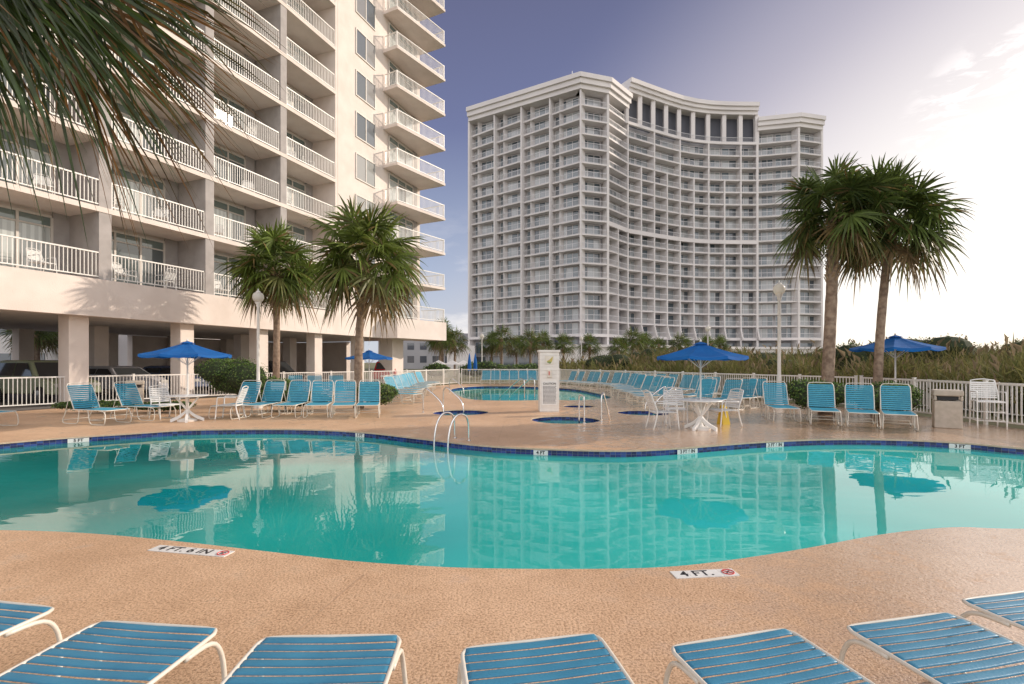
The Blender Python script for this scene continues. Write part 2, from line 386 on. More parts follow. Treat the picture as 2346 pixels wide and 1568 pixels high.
for x,y in ((7.4,17.4),(8.2,18.0),(8.9,18.6),(7.3,19.7),(8.0,20.6),(6.6,17.6)): place(x,y,-.8,-.6+R.uniform(-.1,.1))

# ---------------------------------------------------------------- plastic chair, table, umbrella
def slat_chair(h=.42,name='patio_chair'):
    t=top(name,'white resin patio chair with slatted back by a table','chair',group='white patio chairs')
    f=MB(); w=.27; d=.25
    for sx in (-1,1):
        f.tube(catmull([(sx*w,-d-.04,0),(sx*w,-d,h),(sx*w,-d+.02,h+.2),(sx*w,-d+.1,h+.23),(sx*w,d,h+.22)],4,False),.016,7)
        f.tube(catmull([(sx*w,d+.1,0),(sx*w*.97,d,h),(sx*w*.93,d+.1,h+.3),(sx*w*.85,d+.17,h+.5)],4,False),.016,7)
    f.tube([(-w,-d,h-.02),(w,-d,h-.02)],.014,6); f.tube([(-w,d,h-.02),(w,d,h-.02)],.014,6)
    f.tube(catmull([(-w*.85,d+.17,h+.5),(0,d+.18,h+.535),(w*.85,d+.17,h+.5)],4,False),.016,7)
    if h>.6:
        for z in (.2,.42): f.tube([(-w,-d,z),(w,-d,z)],.012,6); f.tube([(-w,-d,z),(-w,d,z)],.012,6); f.tube([(w,-d,z),(w,d,z)],.012,6)
    f.obj('frame',['plastic'],t,smooth='all')
    s=MB()
    for i in range(7):
        y=-d+i*.074; s.box(-w+.01,w-.01,y,y+.06,h-.012,h+.006)
    s.obj('seat',['plastic'],t,bevel=.004)
    b=MB()
    for i in range(8):
        l=.08+i*.055; a=math.radians(72)
        yy=d+l*math.cos(a); zz=h+l*math.sin(a); T=Matrix.Translation((0,yy,zz))@Matrix.Rotation(a,4,'X')
        b.box(-w*.9,w*.9,-.021,.021,-.006,.006,T=T)
    b.obj('backrest',['plastic'],t,bevel=.003)
    return t
pc=slat_chair()
pc.location=(-10.15,14.7,0); pc.rotation_euler=(0,0,math.radians(60))
for x,y,a in ((-8.15,14.5,-80),(3.75,12.45,95),(5.45,12.95,-75),(4.35,13.4,-10)): copytree(pc,(x,y,0),math.radians(a))
hc=slat_chair(.68,'bar_chair'); hc.location=(11.9,12.55,0); hc.rotation_euler=(0,0,-.5); hc['label']='tall white slatted chair standing against the fence'; del hc['group']
def table():
    t=top('patio_table','round white resin patio table with crossed legs','table',group='round patio tables')
    a=MB(); a.lathe([(.02,.70),(.40,.70),(.47,.695),(.505,.70),(.515,.715),(.505,.728),(.06,.735),(.02,.735)],32); a.obj('tabletop',['plastic'],t,smooth=True)
    l=MB()
    for k in range(4):
        c=math.cos(k*math.pi/2+.5); s=math.sin(k*math.pi/2+.5)
        pts=catmull([(c*-.28,s*-.28,.70),(c*-.08,s*-.08,.42),(c*.16,s*.16,.16),(c*.40,s*.40,.03)],4,False)
        for i in range(len(pts)-1):
            p=pts[i];q=pts[i+1]; n=V((-s,c,0))*.03
            up_=V((0,0,.045))
            l.idx([p-n-up_,p+n-up_,p+n+up_,p-n+up_,q-n-up_,q+n-up_,q+n+up_,q-n+up_],[(0,1,2,3),(4,7,6,5),(0,4,5,1),(1,5,6,2),(2,6,7,3),(3,7,4,0)])
    l.tube([(0,0,.03),(0,0,.7)],.04,10); l.obj('leg',['plastic'],t)
    return t
tb=table(); tb.location=(-9.05,14.0,0); copytree(tb,(4.62,12.3,0),.3)
def umbrella():
    t=top('patio_umbrella','open royal blue market umbrella on a white pole','umbrella',group='blue patio umbrellas')
    p=MB(); p.tube([(0,0,.02),(0,0,2.2)],.022,10); p.lathe([(.24,0),(.25,.05),(.08,.09),(.03,.2)],20); p.obj('pole',['white'],t,smooth=True)
    c=MB(); n=8; rings=[(0.03,2.19),(.16,2.15),(.45,2.045),(.8,1.94),(1.12,1.865),(1.13,1.80)]
    vs=[]; K=4
    for r,z in rings:
        for k in range(n*K):
            a=2*math.pi*k/(n*K); fr=(k%K)/K; rr=r*(math.cos(math.pi/n)/math.cos((fr-.5)*2*math.pi/n)); sag=-.045*math.sin(fr*math.pi)*(r/1.12)
            vs.append((rr*math.cos(a),rr*math.sin(a),z+sag))
    N=n*K; fs=[(i*N+k,i*N+(k+1)%N,(i+1)*N+(k+1)%N,(i+1)*N+k) for i in range(len(rings)-1) for k in range(N)]
    c.idx(vs,fs)
    c.lathe([(.20,2.165),(.13,2.20),(.02,2.235)],8)
    c.obj('canopy',['canvas'],t)
    r_=MB()
    for k in range(8):
        a=2*math.pi*k/8; r_.tube([(0,0,2.14),(1.11*math.cos(a),1.11*math.sin(a),1.835)],.008,5); r_.tube([(0,0,1.55),(.55*math.cos(a),.55*math.sin(a),1.98)],.006,5)
    r_.obj('rib',['white'],t)
    f=MB(); f.lathe([(.015,2.22),(.03,2.25),(.02,2.28),(.004,2.30)],10); f.obj('finial',['white'],t,smooth=True)
    return t
um=umbrella(); um.location=(-9.05,14.0,0); um['label']='open blue umbrella shading a round white table'
copytree(um,(4.62,12.3,0),.2,sc=.96); copytree(um,(-7.0,24.6,0),.3,'open blue umbrella standing near the garage fence'); copytree(um,(12.75,16.7,0),.1,'open blue umbrella beyond palms and shrubs',sc=1.14)

# ---------------------------------------------------------------- lamps
def lamp():
    t=top('street_lamp','white post lamp with acorn glass globe','street lamp',group='white post lamps around the pool')
    p=MB(); p.lathe([(.16,0),(.16,.08),(.11,.12),(.10,.55),(.075,.62),(.062,.7),(.050,3.85),(.075,3.89),(.075,3.95),(.11,4.0),(.12,4.04)],16); p.obj('pole',['white'],t,smooth=True)
    g=MB(); g.lathe([(.10,4.04),(.17,4.10),(.205,4.20),(.20,4.30),(.15,4.38),(.08,4.42)],20); g.obj('globe',['lampglass'],t,smooth='all')
    c=MB(); c.lathe([(.09,4.42),(.07,4.46),(.02,4.49),(.02,4.53),(.005,4.56)],14); c.obj('cap',['white'],t,smooth=True)
    return t
la=lamp(); la.location=(-9.1,18.0,0); la.scale=(.94,)*3
for x,y,s in ((9.95,18.7,1.03),(15.6,40,1.02),(7.6,55,1.0),(-3.0,50,1.0)): copytree(la,(x,y,0),0,sc=s)

# ---------------------------------------------------------------- fan palm
def fan(mb,hub,fwd,side,L,n,wd,droop,col,spread=115,m=0,jit=.06,rnd=R,brown=.08,bc=(.24,.17,.07)):
    up_=side.cross(fwd).normalized()
    rs=[.03,.22,.45,.68,.86,1.0]; ws=[.10,.62,1.0,.70,.34,.02]
    for i in range(n):
        a=math.radians(-spread+2*spread*i/(n-1))+rnd.uniform(-jit,jit)
        d=(fwd*math.cos(a)+side*math.sin(a)+up_*(.20*abs(math.sin(a)))).normalized()
        l=L*(.74+.26*math.cos(a/1.4))*rnd.uniform(.88,1.05)
        dr=droop*rnd.uniform(.6,1.5); pr=d.cross(up_).normalized()
        tilt=(.42 if i%2 else -.42)+rnd.uniform(-.15,.15)
        w3=(pr*math.cos(tilt)+up_*math.sin(tilt))
        kink=rnd.uniform(.2,.8) if rnd.random()<.3 else 0
        kk=rnd.uniform(.7,1.3); cc=tuple(x*kk for x in col)
        if rnd.random()<brown: cc=tuple(x*kk for x in bc)
        vs=[]
        for r,w in zip(rs,ws):
            p=hub+d*l*r+V((0,0,-1))*(dr*l*r**2.6+kink*l*max(0,r-.62)**1.2)
            vs+=[p-w3*w*wd,p+w3*w*wd]
        mb.idx(vs,[(2*k,2*k+1,2*k+3,2*k+2) for k in range(len(rs)-1)],m,cc)
def crown(seed,Rr,nl,blades=22,c=V((0,0,0)),young=(.12,.17,.035)):
    rnd=random.Random(seed); mb=MB()
    for i in range(nl):
        f=i/(nl-1); az=i*2.39996+rnd.uniform(-.35,.35)
        el=math.radians(80-126*f**.85+rnd.uniform(-12,12))
        d=V((math.cos(az)*math.cos(el),math.sin(az)*math.cos(el),math.sin(el)))
        side=V((-math.sin(az),math.cos(az),0))
        pl=Rr*.52*rnd.uniform(.6,1.15); L=Rr*.47*rnd.uniform(.85,1.08)
        p1=c+d*pl*.5+V((0,0,.03)); p2=c+d*pl-V((0,0,.08*pl*(1-abs(math.sin(el)))))
        mb.tube([c,p1,p2],.016,4,0,(.16,.19,.05))
        fw=(d-V((0,0,.25))).normalized() if el<1.1 else d
        roll=rnd.uniform(-.9,.9); side=(side*math.cos(roll)+side.cross(fw)*math.sin(roll)).normalized()
        side=(side-fw*side.dot(fw)).normalized()
        k=rnd.uniform(.6,1.35)
        if f>.94: col=(.26*k,.18*k,.09*k)
        elif f>.80: col=(.15*k,.16*k,.05*k)
        else: col=tuple(x*k for x in young)
        fan(mb,p2,fw,side,L,blades,.036*L,.12+.34*f,col,rnd=rnd,spread=135)
    return mb
def trunk_mb(base,top_,r0,r1,seed,bootfrac=.3,bend=(0,0)):
    rnd=random.Random(seed); mb=MB(); pts=[];rad=[]
    n=26; a=V(base);b=V(top_)
    for i in range(n+1):
        f=i/n; p=a.lerp(b,f)+V((bend[0],bend[1],0))*math.sin(f*math.pi); pts.append(p); rad.append((r0+(r1-r0)*f)*(1+.04*(i%2)+rnd.uniform(-.03,.03))*(1+.35*max(0,.06-f)/.06))
    mb.tube(pts,1,12,0,radii=rad)
    boots=MB()
    for i in range(80):
        f=1-bootfrac+bootfrac*i/80; j=min(n-1,int(f*n)); p=pts[j].lerp(pts[j+1],f*n-j); az=i*2.4+rnd.uniform(-.1,.1)
        o=V((math.cos(az),math.sin(az),0)); s=V((-math.sin(az),math.cos(az),0))
        w=.05; l=rnd.uniform(.16,.30)*(.7+.6*(i/80)); q=p+o*r1*.7; e=q+o*l*.5+V((0,0,l)); lean=s*rnd.choice((-1,1))*l*.3
        e+=lean; t=o*.02
        boots.idx([q-s*w,q+s*w,q+s*w+o*.05,q-s*w+o*.05,e-s*w*.6,e+s*w*.6,e+s*w*.6+t,e-s*w*.6+t],[(0,1,5,4),(1,2,6,5),(2,3,7,6),(3,0,4,7),(4,5,6,7)])
    return mb,boots
def palm(loc,h,Rr,seed,r0=.17,topoff=(0,0),label='',nl=44,boot=.3,bend=(0,0),blades=26,young=(.12,.17,.035)):
    t=top('palm_tree',label,'palm tree',loc,group='cabbage palms')
    tr,bo=trunk_mb((0,0,0),(topoff[0],topoff[1],h),r0,r0*.82,seed,boot,bend)
    o=tr.obj('trunk',['trunk'],t,smooth='all'); bo.obj('leaf_boots',['boots'],o)
    cr=crown(seed,Rr,nl,blades,V((topoff[0],topoff[1],h+.1)),young); cr.obj('crown',['leaf'],t)
    return t
palm((-10.55,22.4,0),5.6,2.6,11,.15,(0,0),'cabbage palm with slim trunk rising behind clipped shrubs',bend=(.05,0),nl=54,young=(.14,.20,.04))
palm((-5.5,18,0),5.15,2.6,12,.15,(.25,0),'cabbage palm with shaggy boots near the lounger row',boot=.38,bend=(-.10,0),nl=54,young=(.15,.20,.04))
palm((9.95,15.9,0),6.15,2.1,13,.18,(.15,-.2),'tall cabbage palm with thick trunk in a shrub bed',boot=.33,nl=58,young=(.09,.13,.03))
palm((11.4,15.7,0),5.9,2.25,14,.13,(.45,0),'slim cabbage palm beside its thicker neighbour',boot=.2,bend=(-.08,0),nl=58,young=(.09,.13,.03))
fp=palm((-6.6,58,0),3.9,2.3,21,.15,(0,0),'small cabbage palm in the planting around the hotel',nl=36,blades=16)
for x,y,s in ((-1.3,62,1.1),(-2.6,64,.95),(2.2,60,1.0),(4.2,68,1.05),(10.2,66,.95),(13.3,63,.85),(15.8,66,1.1),(18.4,69,1.0),(20.5,70,.9),(24,72,1.05),(27,70,.95),(-8.6,62,1.25),(-10.3,72,1.2),(31,75,1.0),(0.6,66,.9),(7.2,70,1.0),(-34,36,.95),(-38,40,1.05),(-30,52,1.0),(-36,31,.8)):
    copytree(fp,(x,y,-.0),R.uniform(0,6),sc=s)

nt_=top('palm_tree','near cabbage palm with long bronze green fronds hanging over the pool','palm tree',(-4.7,2.7,0),group='cabbage palms')
tr,bo=trunk_mb((0,0,0),(.5,.3,4.9),.17,.15,5,.2)
o=tr.obj('trunk',['trunk'],nt_,smooth='all'); bo.obj('leaf_boots',['boots'],o)
mb=MB(); rn=random.Random(3); cc=V((.55,.3,4.95)); off=V((4.7,-2.7,0))
def frond(hub,tipdir,L,n,spread,col,roll=0,droop=.35,w=.0125,brown=.16):
    h=V(hub)+off; mb.tube([cc,(cc+h)/2+V((0,0,.15)),h],.02,5,0,(.15,.13,.05))
    f=V(tipdir).normalized(); s=f.cross(V((0,1,0))); s=(V((0,0,1)).cross(f)); s.normalize(); u=s.cross(f)
    s=(s*math.cos(roll)+u*math.sin(roll)).normalized()
    fan(mb,h,f,s,L,n,w,droop,col,spread,rnd=rn,jit=.05,brown=brown,bc=(.26,.14,.05))
frond((-2.95,2.9,4.10),(1,.15,-.30),1.42,70,70,(.055,.095,.022),1.25,.16)
frond((-3.2,3.3,4.3),(1,.1,-.12),1.65,64,62,(.11,.10,.035),1.45,.20,brown=.45)
frond((-3.2,2.8,4.05),(.75,.1,-.7),1.25,68,78,(.06,.11,.025),1.3,.20)
frond((-3.4,3.0,4.0),(.4,.05,-1),1.25,68,80,(.08,.13,.028),1.35,.16)
frond((-3.5,3.5,4.3),(.9,.2,.1),1.6,48,70,(.13,.10,.035),1.0,.30,brown=.4)
frond((-3.0,2.6,4.3),(.8,-.1,-.5),1.35,58,80,(.045,.075,.02),.9,.16)
frond((-3.75,3.2,3.95),(.25,.1,-1),1.0,50,75,(.12,.13,.035),1.4,.16)
frond((-2.7,3.1,4.35),(.6,.1,-.6),1.05,60,95,(.045,.075,.02),1.5,.18)
frond((-3.6,2.6,4.15),(.5,.3,-.9),1.15,60,85,(.04,.07,.018),1.2,.15)
frond((-4.9,2.6,4.8),(-1,0,0),1.3,30,100,(.05,.08,.02),0,.4); frond((-4.2,1.8,4.9),(0,-1,.1),1.3,30,100,(.05,.08,.02),0,.4); frond((-4.3,3.9,5.2),(0,1,.5),1.2,30,100,(.05,.08,.02),0,.4)
mb.obj('crown',['nearleaf'],nt_)

# ---------------------------------------------------------------- shrubs
def shrub(x,y,rx,ry,h,seed,n,label,leafs=.05,cols=((.10,.19,.04),(.17,.24,.06),(.055,.11,.03)),rz=0,name='shrub'):
    rnd=random.Random(seed); t=top(name,label,'shrub',(x,y,0),rz,group='clipped shrubs in the beds')
    lob=[(rnd.uniform(-.5,.5)*rx,rnd.uniform(-.5,.5)*ry,rnd.uniform(.45,.72)*h,rnd.uniform(.42,.6)) for _ in range(7)]+[(0,0,h*.55,.8)]
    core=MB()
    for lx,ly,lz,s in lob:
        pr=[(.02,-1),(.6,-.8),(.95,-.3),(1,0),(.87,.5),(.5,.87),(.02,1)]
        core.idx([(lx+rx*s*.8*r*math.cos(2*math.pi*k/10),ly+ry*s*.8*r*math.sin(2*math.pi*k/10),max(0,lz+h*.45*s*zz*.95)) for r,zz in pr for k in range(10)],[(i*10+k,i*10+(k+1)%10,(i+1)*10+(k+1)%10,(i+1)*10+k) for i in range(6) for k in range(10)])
    core.obj('inner_core',['dark'],t)  # added dark solid core that fills the gaps behind the leaves
    mb=MB()
    for _ in range(n):
        lx,ly,lz,s=rnd.choice(lob); d=V((rnd.gauss(0,1),rnd.gauss(0,1),rnd.gauss(.15,1))).normalized(); rr=rnd.uniform(.85,1.12)
        p=V((lx+rx*s*.86*d.x*rr,ly+ry*s*.86*d.y*rr,lz+h*.48*s*d.z*rr))
        if p.z<.02: continue
        a=V((rnd.gauss(0,1),rnd.gauss(0,1),rnd.gauss(.4,1))).normalized(); b=a.cross(d+V((.01,.02,.03))).normalized(); a=a*leafs*rnd.uniform(.7,1.5); b=b*leafs*.45
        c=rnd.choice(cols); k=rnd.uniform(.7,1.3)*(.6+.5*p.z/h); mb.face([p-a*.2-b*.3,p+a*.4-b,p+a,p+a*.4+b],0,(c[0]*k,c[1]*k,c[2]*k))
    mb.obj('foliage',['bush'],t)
    return t
shrub(-10.4,19.2,1.6,1.0,1.9,1,8000,'dense green shrub clump around a lamp post')
shrub(-9.0,18.9,1.0,.8,1.15,2,4000,'rounded green shrub beside the palm trunk')
shrub(-4.75,17.8,.95,.8,.95,3,5000,'low rounded shrub around the palm base')
shrub(9.2,15.2,1.0,.85,1.15,4,6000,'rounded green shrub around thick palm trunk')
shrub(11.1,14.9,1.15,.8,1.1,5,6500,'rounded green shrub below the leaning palm')
shrub(-13.4,16.2,1.5,.5,.42,6,3500,'low clipped hedge along the picket fence')
shrub(-11.3,16.4,1.2,.5,.40,7,3000,'low clipped hedge along the picket fence')
shrub(-7.2,17.0,1.7,.55,.75,8,4500,'low hedge behind the lounger row')
for i,(x,y,rx,h) in enumerate(((-3.5,48,2.2,1.7),(-.5,50,2.0,1.5),(1.6,52,1.8,1.5),(-7,46,1.6,1.6))): shrub(x,y,rx,1.2,h,30+i,1500,'dark green bush behind the far fence',.13)

# ---------------------------------------------------------------- fence
def fence(pts,label,h=1.12,sp=.115,mname='white',pw=.02):
    t=top('picket_fence',label,'fence',group='white metal fences'); r=MB(); p=MB()
    for i in range(len(pts)-1):
        a=V((*pts[i],0)); b=V((*pts[i+1],0)); L=(b-a).length; u=(b-a)/L; ang=math.atan2(u.y,u.x); T=Matrix.Translation(a)@Matrix.Rotation(ang,4,'Z')
        r.box(.02,L-.02,-.025,.025,h-.05,h,T=T); r.box(.02,L-.02,-.018,.018,.10,.14,T=T)
        k=int(L/sp)
        for q in range(1,k): p.box(q*L/k-pw/2,q*L/k+pw/2,-pw/2,pw/2,.14,h-.05,T=T)
        n=max(1,round(L/2.4))
        for q in range(n+(1 if i==len(pts)-2 else 0)):
            pm=MB(); x=q*L/n; pm.box(x-.035,x+.035,-.035,.035,0,h+.03,T=T); pm.box(x-.045,x+.045,-.045,.045,h+.03,h+.05,T=T); pm.obj('post',[mname],t)
    r.obj('rail',[mname],t); p.obj('pickets',[mname],t)
fence([(-24,14.4),(-17.9,17.2),(-14.5,22.5),(-11.6,25.5),(-6.7,31.9),(-4.0,37.9)],'white picket fence between the pool deck and garage')
fence([(-3.8,37.9),(3.6,37.9),(8,28.1),(12.4,18.1)],'white picket fence around the far end of the deck')
fence([(12.45,17.9),(12.6,11),(12.9,6.5)],'cream picket fence beside the walkway and dunes')
fence([(14.6,20),(14.8,8)],'low boardwalk railing beyond the pool fence',1.0,.14)
# ---------------------------------------------------------------- ladder & rails
def rails(label,loc,rz,paths,name='handrail',r=.022):
    t=top(name,label,'handrail',loc,rz,group='stainless pool rails')
    for p in paths:
        m_=MB(); m_.tube(catmull(p,5,False),r,10); m_.obj('tube',['chrome'],t,smooth='all')
        e=MB()
        for q in (p[0],): e.lathe([(.05,.002),(.05,.012),(.03,.02)],14,o=(q[0],q[1],0))
        e.obj('flange',['chrome'],t,smooth=True)
    return t
hoop=lambda x:[(x,.38,0),(x,.36,.40),(x,.26,.55),(x,.08,.56),(x,-.07,.38),(x,-.14,.05),(x,-.15,-.35)]
rails('stainless steel pool ladder hoops at the pool edge',(-1.35,10.42,0),math.radians(-48),[hoop(-.25),hoop(.25)],'pool_ladder',.021)
hand=[(0,.0,0),(0,0,.60),(0,-.05,.74),(0,-.18,.76),(0,-.75,.34),(0,-.85,-.1)]
rails('stainless spa handrail on a post',(1.45,15.35,0),math.radians(15),[[(0,-1.9,0),(0,-1.9,.62),(0,-1.85,.73),(.02,-1.58,.74),(.02,-1.5,.6),(.02,-1.5,-.2)]])
rails('stainless spa handrail curving into the spa',(2.45,13.75,0),math.radians(-30),[[(0,0,0),(0,0,.64),(0,.08,.76),(0,.22,.72),(0,.75,-.1)]])
rails('stainless handrail curving down into the spa',(-2.9,16.4,0),math.radians(60),[hand])
rails('stainless handrail curving down into the spa',(-2.35,17.2,0),math.radians(60),[hand])
rails('stainless handrail at the lagoon steps',(-.1,22.6,0),math.radians(40),[[(0,-1,0),(0,-1,.75),(0,-.85,.9),(0,-.6,.85),(0,.6,.1),(0,.8,-.2)],[(.6,-1,0),(.6,-1,.75),(.6,-.85,.9),(.6,-.6,.85),(.6,.6,.1),(.6,.8,-.2)]])
rails('stainless handrail at the lagoon edge',(-3.3,26.5,0),math.radians(70),[hand]); rails('stainless handrail beside the spa',(5.5,16.8,0),math.radians(-75),[hand])
rails('stainless handrail beside the spa',(5.4,17.5,0),math.radians(-75),[hand])

# ---------------------------------------------------------------- sign pillar
sp=top('sign_pillar','white block pillar with gold emblem, pool telephone and caution notice','sign pillar',(1.23,16.9,0),math.radians(3))
m_=MB()
for i in range(16):
    z=i*.124; m_.box(-.325,.325,-.24,.24,z+.006,z+.118)
    m_.box(-.315,.315,-.23,.23,z-.0059 if i else 0,z+.0059)
m_.box(-.36,.36,-.27,.27,1.985,2.05); m_.obj('block_courses',['white'],sp,bevel=.004)
m_=MB(); m_.box(-.14,.14,-.262,-.242,1.58,1.86,0); m_.obj('emblem_tile',['frame'],sp)
e=MB(); e.face(catmull([(-.09,-.266,1.67),(-.04,-.266,1.71),(.0,-.266,1.73),(.05,-.266,1.78),(.10,-.266,1.83),(.10,-.266,1.74),(.07,-.266,1.65),(0,-.266,1.63)],3)); e.obj('emblem',['gold'],sp)
e=MB(); e.face(catmull([(-.09,-.268,1.65),(-.03,-.268,1.67),(.04,-.268,1.66),(.05,-.268,1.62),(0,-.268,1.60)],3)); e.obj('emblem_leaf',['green'],sp)
e=MB(); e.box(-.07,.07,-.30,-.242,1.14,1.40); e.obj('telephone_box',['frame'],sp,bevel=.01)
e=MB(); e.tube(catmull([(-.02,-.31,1.34),(-.02,-.33,1.32),(-.02,-.33,1.25),(-.02,-.31,1.22)],4,False),.014,8); e.obj('handset',['red'],sp)
e=MB(); e.box(-.26,.26,-.262,-.242,.22,1.0); e.obj('notice_panel',['plastic'],sp)
lettering('CAUTION',.095,Matrix.Translation((0,-.264,.93))@Matrix.Rotation(math.pi/2,4,'X'),sp,'black',off=.003)
e=MB()
for i in range(14):
    z=.85-i*.043; x=-.22
    while x<.2:
        w=R.uniform(.03,.08); e.box(x,min(x+w,.22),-.2632,-.2622,z-.011,z+.011); x+=w+.012
e.obj('notice_small_print',['ink'],sp)

# ---------------------------------------------------------------- bins, caution stand, board
def bin_(x,y,rz,label):
    t=top('litter_bin',label,'litter bin',(x,y,0),rz,group='beige litter bins')
    b=MB(); b.box(-.27,.27,-.27,.27,0,.68); b.obj('body',['bin'],t,bevel=.02)
    b=MB()
    for sx in (-1,1):
        for sy in (-1,1): b.box(sx*.25-.03,sx*.25+.03,sy*.25-.03,sy*.25+.03,.68,.80)
    b.box(-.29,.29,-.29,.29,.80,.95); b.obj('hood',['bin'],t,bevel=.03)
    b=MB(); b.box(-.2,.2,-.2,.2,.70,.79); b.obj('liner',['black'],t)
bin_(11.0,12.7,-.6,'square beige litter bin with hood near the fence'); bin_(-14.2,18.9,.6,'square beige litter bin behind the low hedge')
t=top('wet_floor_sign','yellow folding caution floor sign behind a patio chair','floor sign',(5.62,13.35,0),.3,None,.82)
m_=MB()
for s in (-1,1):
    m_.idx([(-.14,s*.14,0),(.14,s*.14,0),(.10,s*.015,.62),(-.10,s*.015,.62),(-.14,s*.155,0),(.14,s*.155,0),(.10,s*.03,.62),(-.10,s*.03,.62)],[(0,1,2,3),(4,5,6,7),(0,1,5,4),(1,2,6,5),(2,3,7,6),(3,0,4,7)])
m_.obj('panel',['yellow'],t)
t=top('notice_board','white rules board on posts beside the shrubs','notice board',(-7.95,17.1,0),.3)
m_=MB(); m_.box(-.22,.22,-.015,.015,.25,.95); m_.obj('panel',['plastic'],t,bevel=.01)
m_=MB(); m_.box(-.24,-.2,-.02,.02,0,1.0); m_.box(.2,.24,-.02,.02,0,1.0); m_.obj('post',['white'],t)
for i,(x,y) in enumerate(((-7.6,52),(-6.3,53),(-5.2,54))):
    t=top('market_tent','small white peaked canopy tent behind the fence','tent',(x,y,0),0,'white canopy tents')
    m_=MB(); m_.idx([(-.8,-.8,1.4),(.8,-.8,1.4),(.8,.8,1.4),(-.8,.8,1.4),(0,0,1.85)],[(0,1,4),(1,2,4),(2,3,4),(3,0,4)]); m_.obj('canopy',['plastic'],t)
    m_=MB()
    for sx in (-1,1):
        for sy in (-1,1): m_.tube([(sx*.76,sy*.76,0),(sx*.76,sy*.76,1.4)],.03,6)
    m_.obj('leg',['white'],t)
for x,y in ((-3.3,38.9),(-2.9,39.6)):
    t=top('folded_umbrella','closed blue umbrella standing by the far gate','umbrella',(x,y,0),0,'closed blue umbrellas'); m_=MB(); m_.lathe([(.10,.95),(.16,1.1),(.13,1.7),(.05,2.2),(.01,2.35)],10); m_.obj('canopy',['canvas'],t,smooth='all'); m_=MB(); m_.tube([(0,0,0),(0,0,1)],.025,8); m_.obj('pole',['white'],t)

# ---------------------------------------------------------------- left hotel building
O=V((-20.86,6,0)); ANG=math.atan2(.937,.35)
LB=top('hotel_building','beige stucco hotel with recessed balconies raised over open parking','hotel building',O,ANG)
def lw(x,y,z=0): return O+V((.35*x-.937*y,.937*x+.35*y,z))
piers=[1.3,5.7,10.1,14.45,18.9,23.4,27.85]; Z0=4.85; FH=2.8; NF=12; D=1.8
TOP=Z0+FH*NF
w=MB()
w.box(-2,27.6,D+.12,14,Z0,TOP); w.box(27.85,37.9,.02,14.01,Z0-.01,TOP+.01)
w.box(-2.02,1.05,.02,13.9,Z0,TOP-.02)
w.box(-2.1,38.0,0,14.1,TOP+.01,TOP+1)
P1=(32.6,-1.3);P2=(37.7,-2.45)
w.obj('wall',['stucco'],LB)
w=MB(); w.box(-2.1,37.9,-.04,.35,3.4,Z0-.012); w.prism([(32.35,-.041),(32.5,-1.36),(37.75,-2.52),(38.05,-.041)],3.38,Z0-.02); w.obj('fascia',['stucco'],LB)
w=MB(); w.box(-2.1,38,.35,14.1,3.45,4.6); w.obj('garage_ceiling',['soffit'],LB)
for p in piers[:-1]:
    w=MB(); w.box(p-.22,p+.22,.03,D+.3,Z0-.01,TOP+.005); w.obj('pier',['stucco_shade'],LB)
w=MB(); w.box(27.62,27.84,.03,D+.3,Z0-.01,TOP); w.obj('pier',['stucco'],LB)
for k in range(NF):
    z=Z0+FH*k
    w=MB()
    if k: w.box(-2,27.61,.0,D+.2,z-.2,z)
    else: w.box(-2,27.61,.36,D+.2,z-.25,z-.008)
    w.obj('balcony_slab',['stucco'],LB)
    if k:
        w=MB(); w.prism([(32.75,.01),P1,P2,(37.95,.01)],z-.2,z-.003); w.obj('balcony_slab',['stucco'],LB)
def railing(pts,h=1.05,sp=.13):
    w=MB()
    for i in range(len(pts)-1):
        a=V((*pts[i],0)); b=V((*pts[i+1],0)); L=(b-a).length; T=Matrix.Translation(a)@Matrix.Rotation(math.atan2((b-a).y,(b-a).x),4,'Z')
        w.box(0.02,L-.02,-.03,.03,h-.05,h,T=T); w.box(.02,L-.02,-.02,.02,.08,.12,T=T)
        n=int(L/sp)
        for q in range(n+1): w.box(q*L/n-.011,q*L/n+.011,-.008,.008,.12 if 0<q<n else 0,h-.05,T=T)
        w.box(-.035,.035,-.036,.036,0,h+.02,T=T)
    return w
bayr=railing([(0,0),(3.96,0)]).mesh('balcony_railing',['white'])
endr=railing([(32.85,-.1),(P1[0]+.08,P1[1]+.1),(P2[0]-.08,P2[1]+.1),(37.9,-.1)]).mesh('balcony_railing',['white'])
def door(seed):
    rn=random.Random(seed); w=MB(); W=3.3; H=2.45
    cur=rn.choice([0,1,2])
    w.box(0,W,.02,.06,0,.08,1); w.box(0,W,0,.08,H-.09,H,1)
    xs=[0,W*.36,W*.68,W]
    for x in xs: w.box(x-.04,x+.04,.001,.079,.08,H-.09,1)
    w.box(.04,W-.04,.01,.07,H-.48,H-.42,1)
    for i in range(3):
        a,b=xs[i]+.04,xs[i+1]-.04
        dark=(.10,.12,.125)
        if i==cur or rn.random()<.5:
            n=8
            for q in range(n):
                k=.40+.14*(q%2)+rn.uniform(-.03,.03); x0=a+(b-a)*q/n; w.face([(x0,.05,.08),(a+(b-a)*(q+1)/n,.05+.0,.08),(a+(b-a)*(q+1)/n,.05,H-.48),(x0,.05,H-.48)],0,(k*.93,k*1.0,k*.97))
        else: w.face([(a,.05,.08),(b,.05,.08),(b,.05,H-.48),(a,.05,H-.48)],0,dark)
        w.face([(a,.05,H-.42),(b,.05,H-.42),(b,.05,H-.09),(a,.05,H-.09)],0,(.15,.20,.19))
    w.box(W+.04,3.96,.03,.09,0,2.6,2)
    return w.mesh('sliding_door',['glass','wframe','stucco_shade'])
doors=[door(s) for s in range(6)]
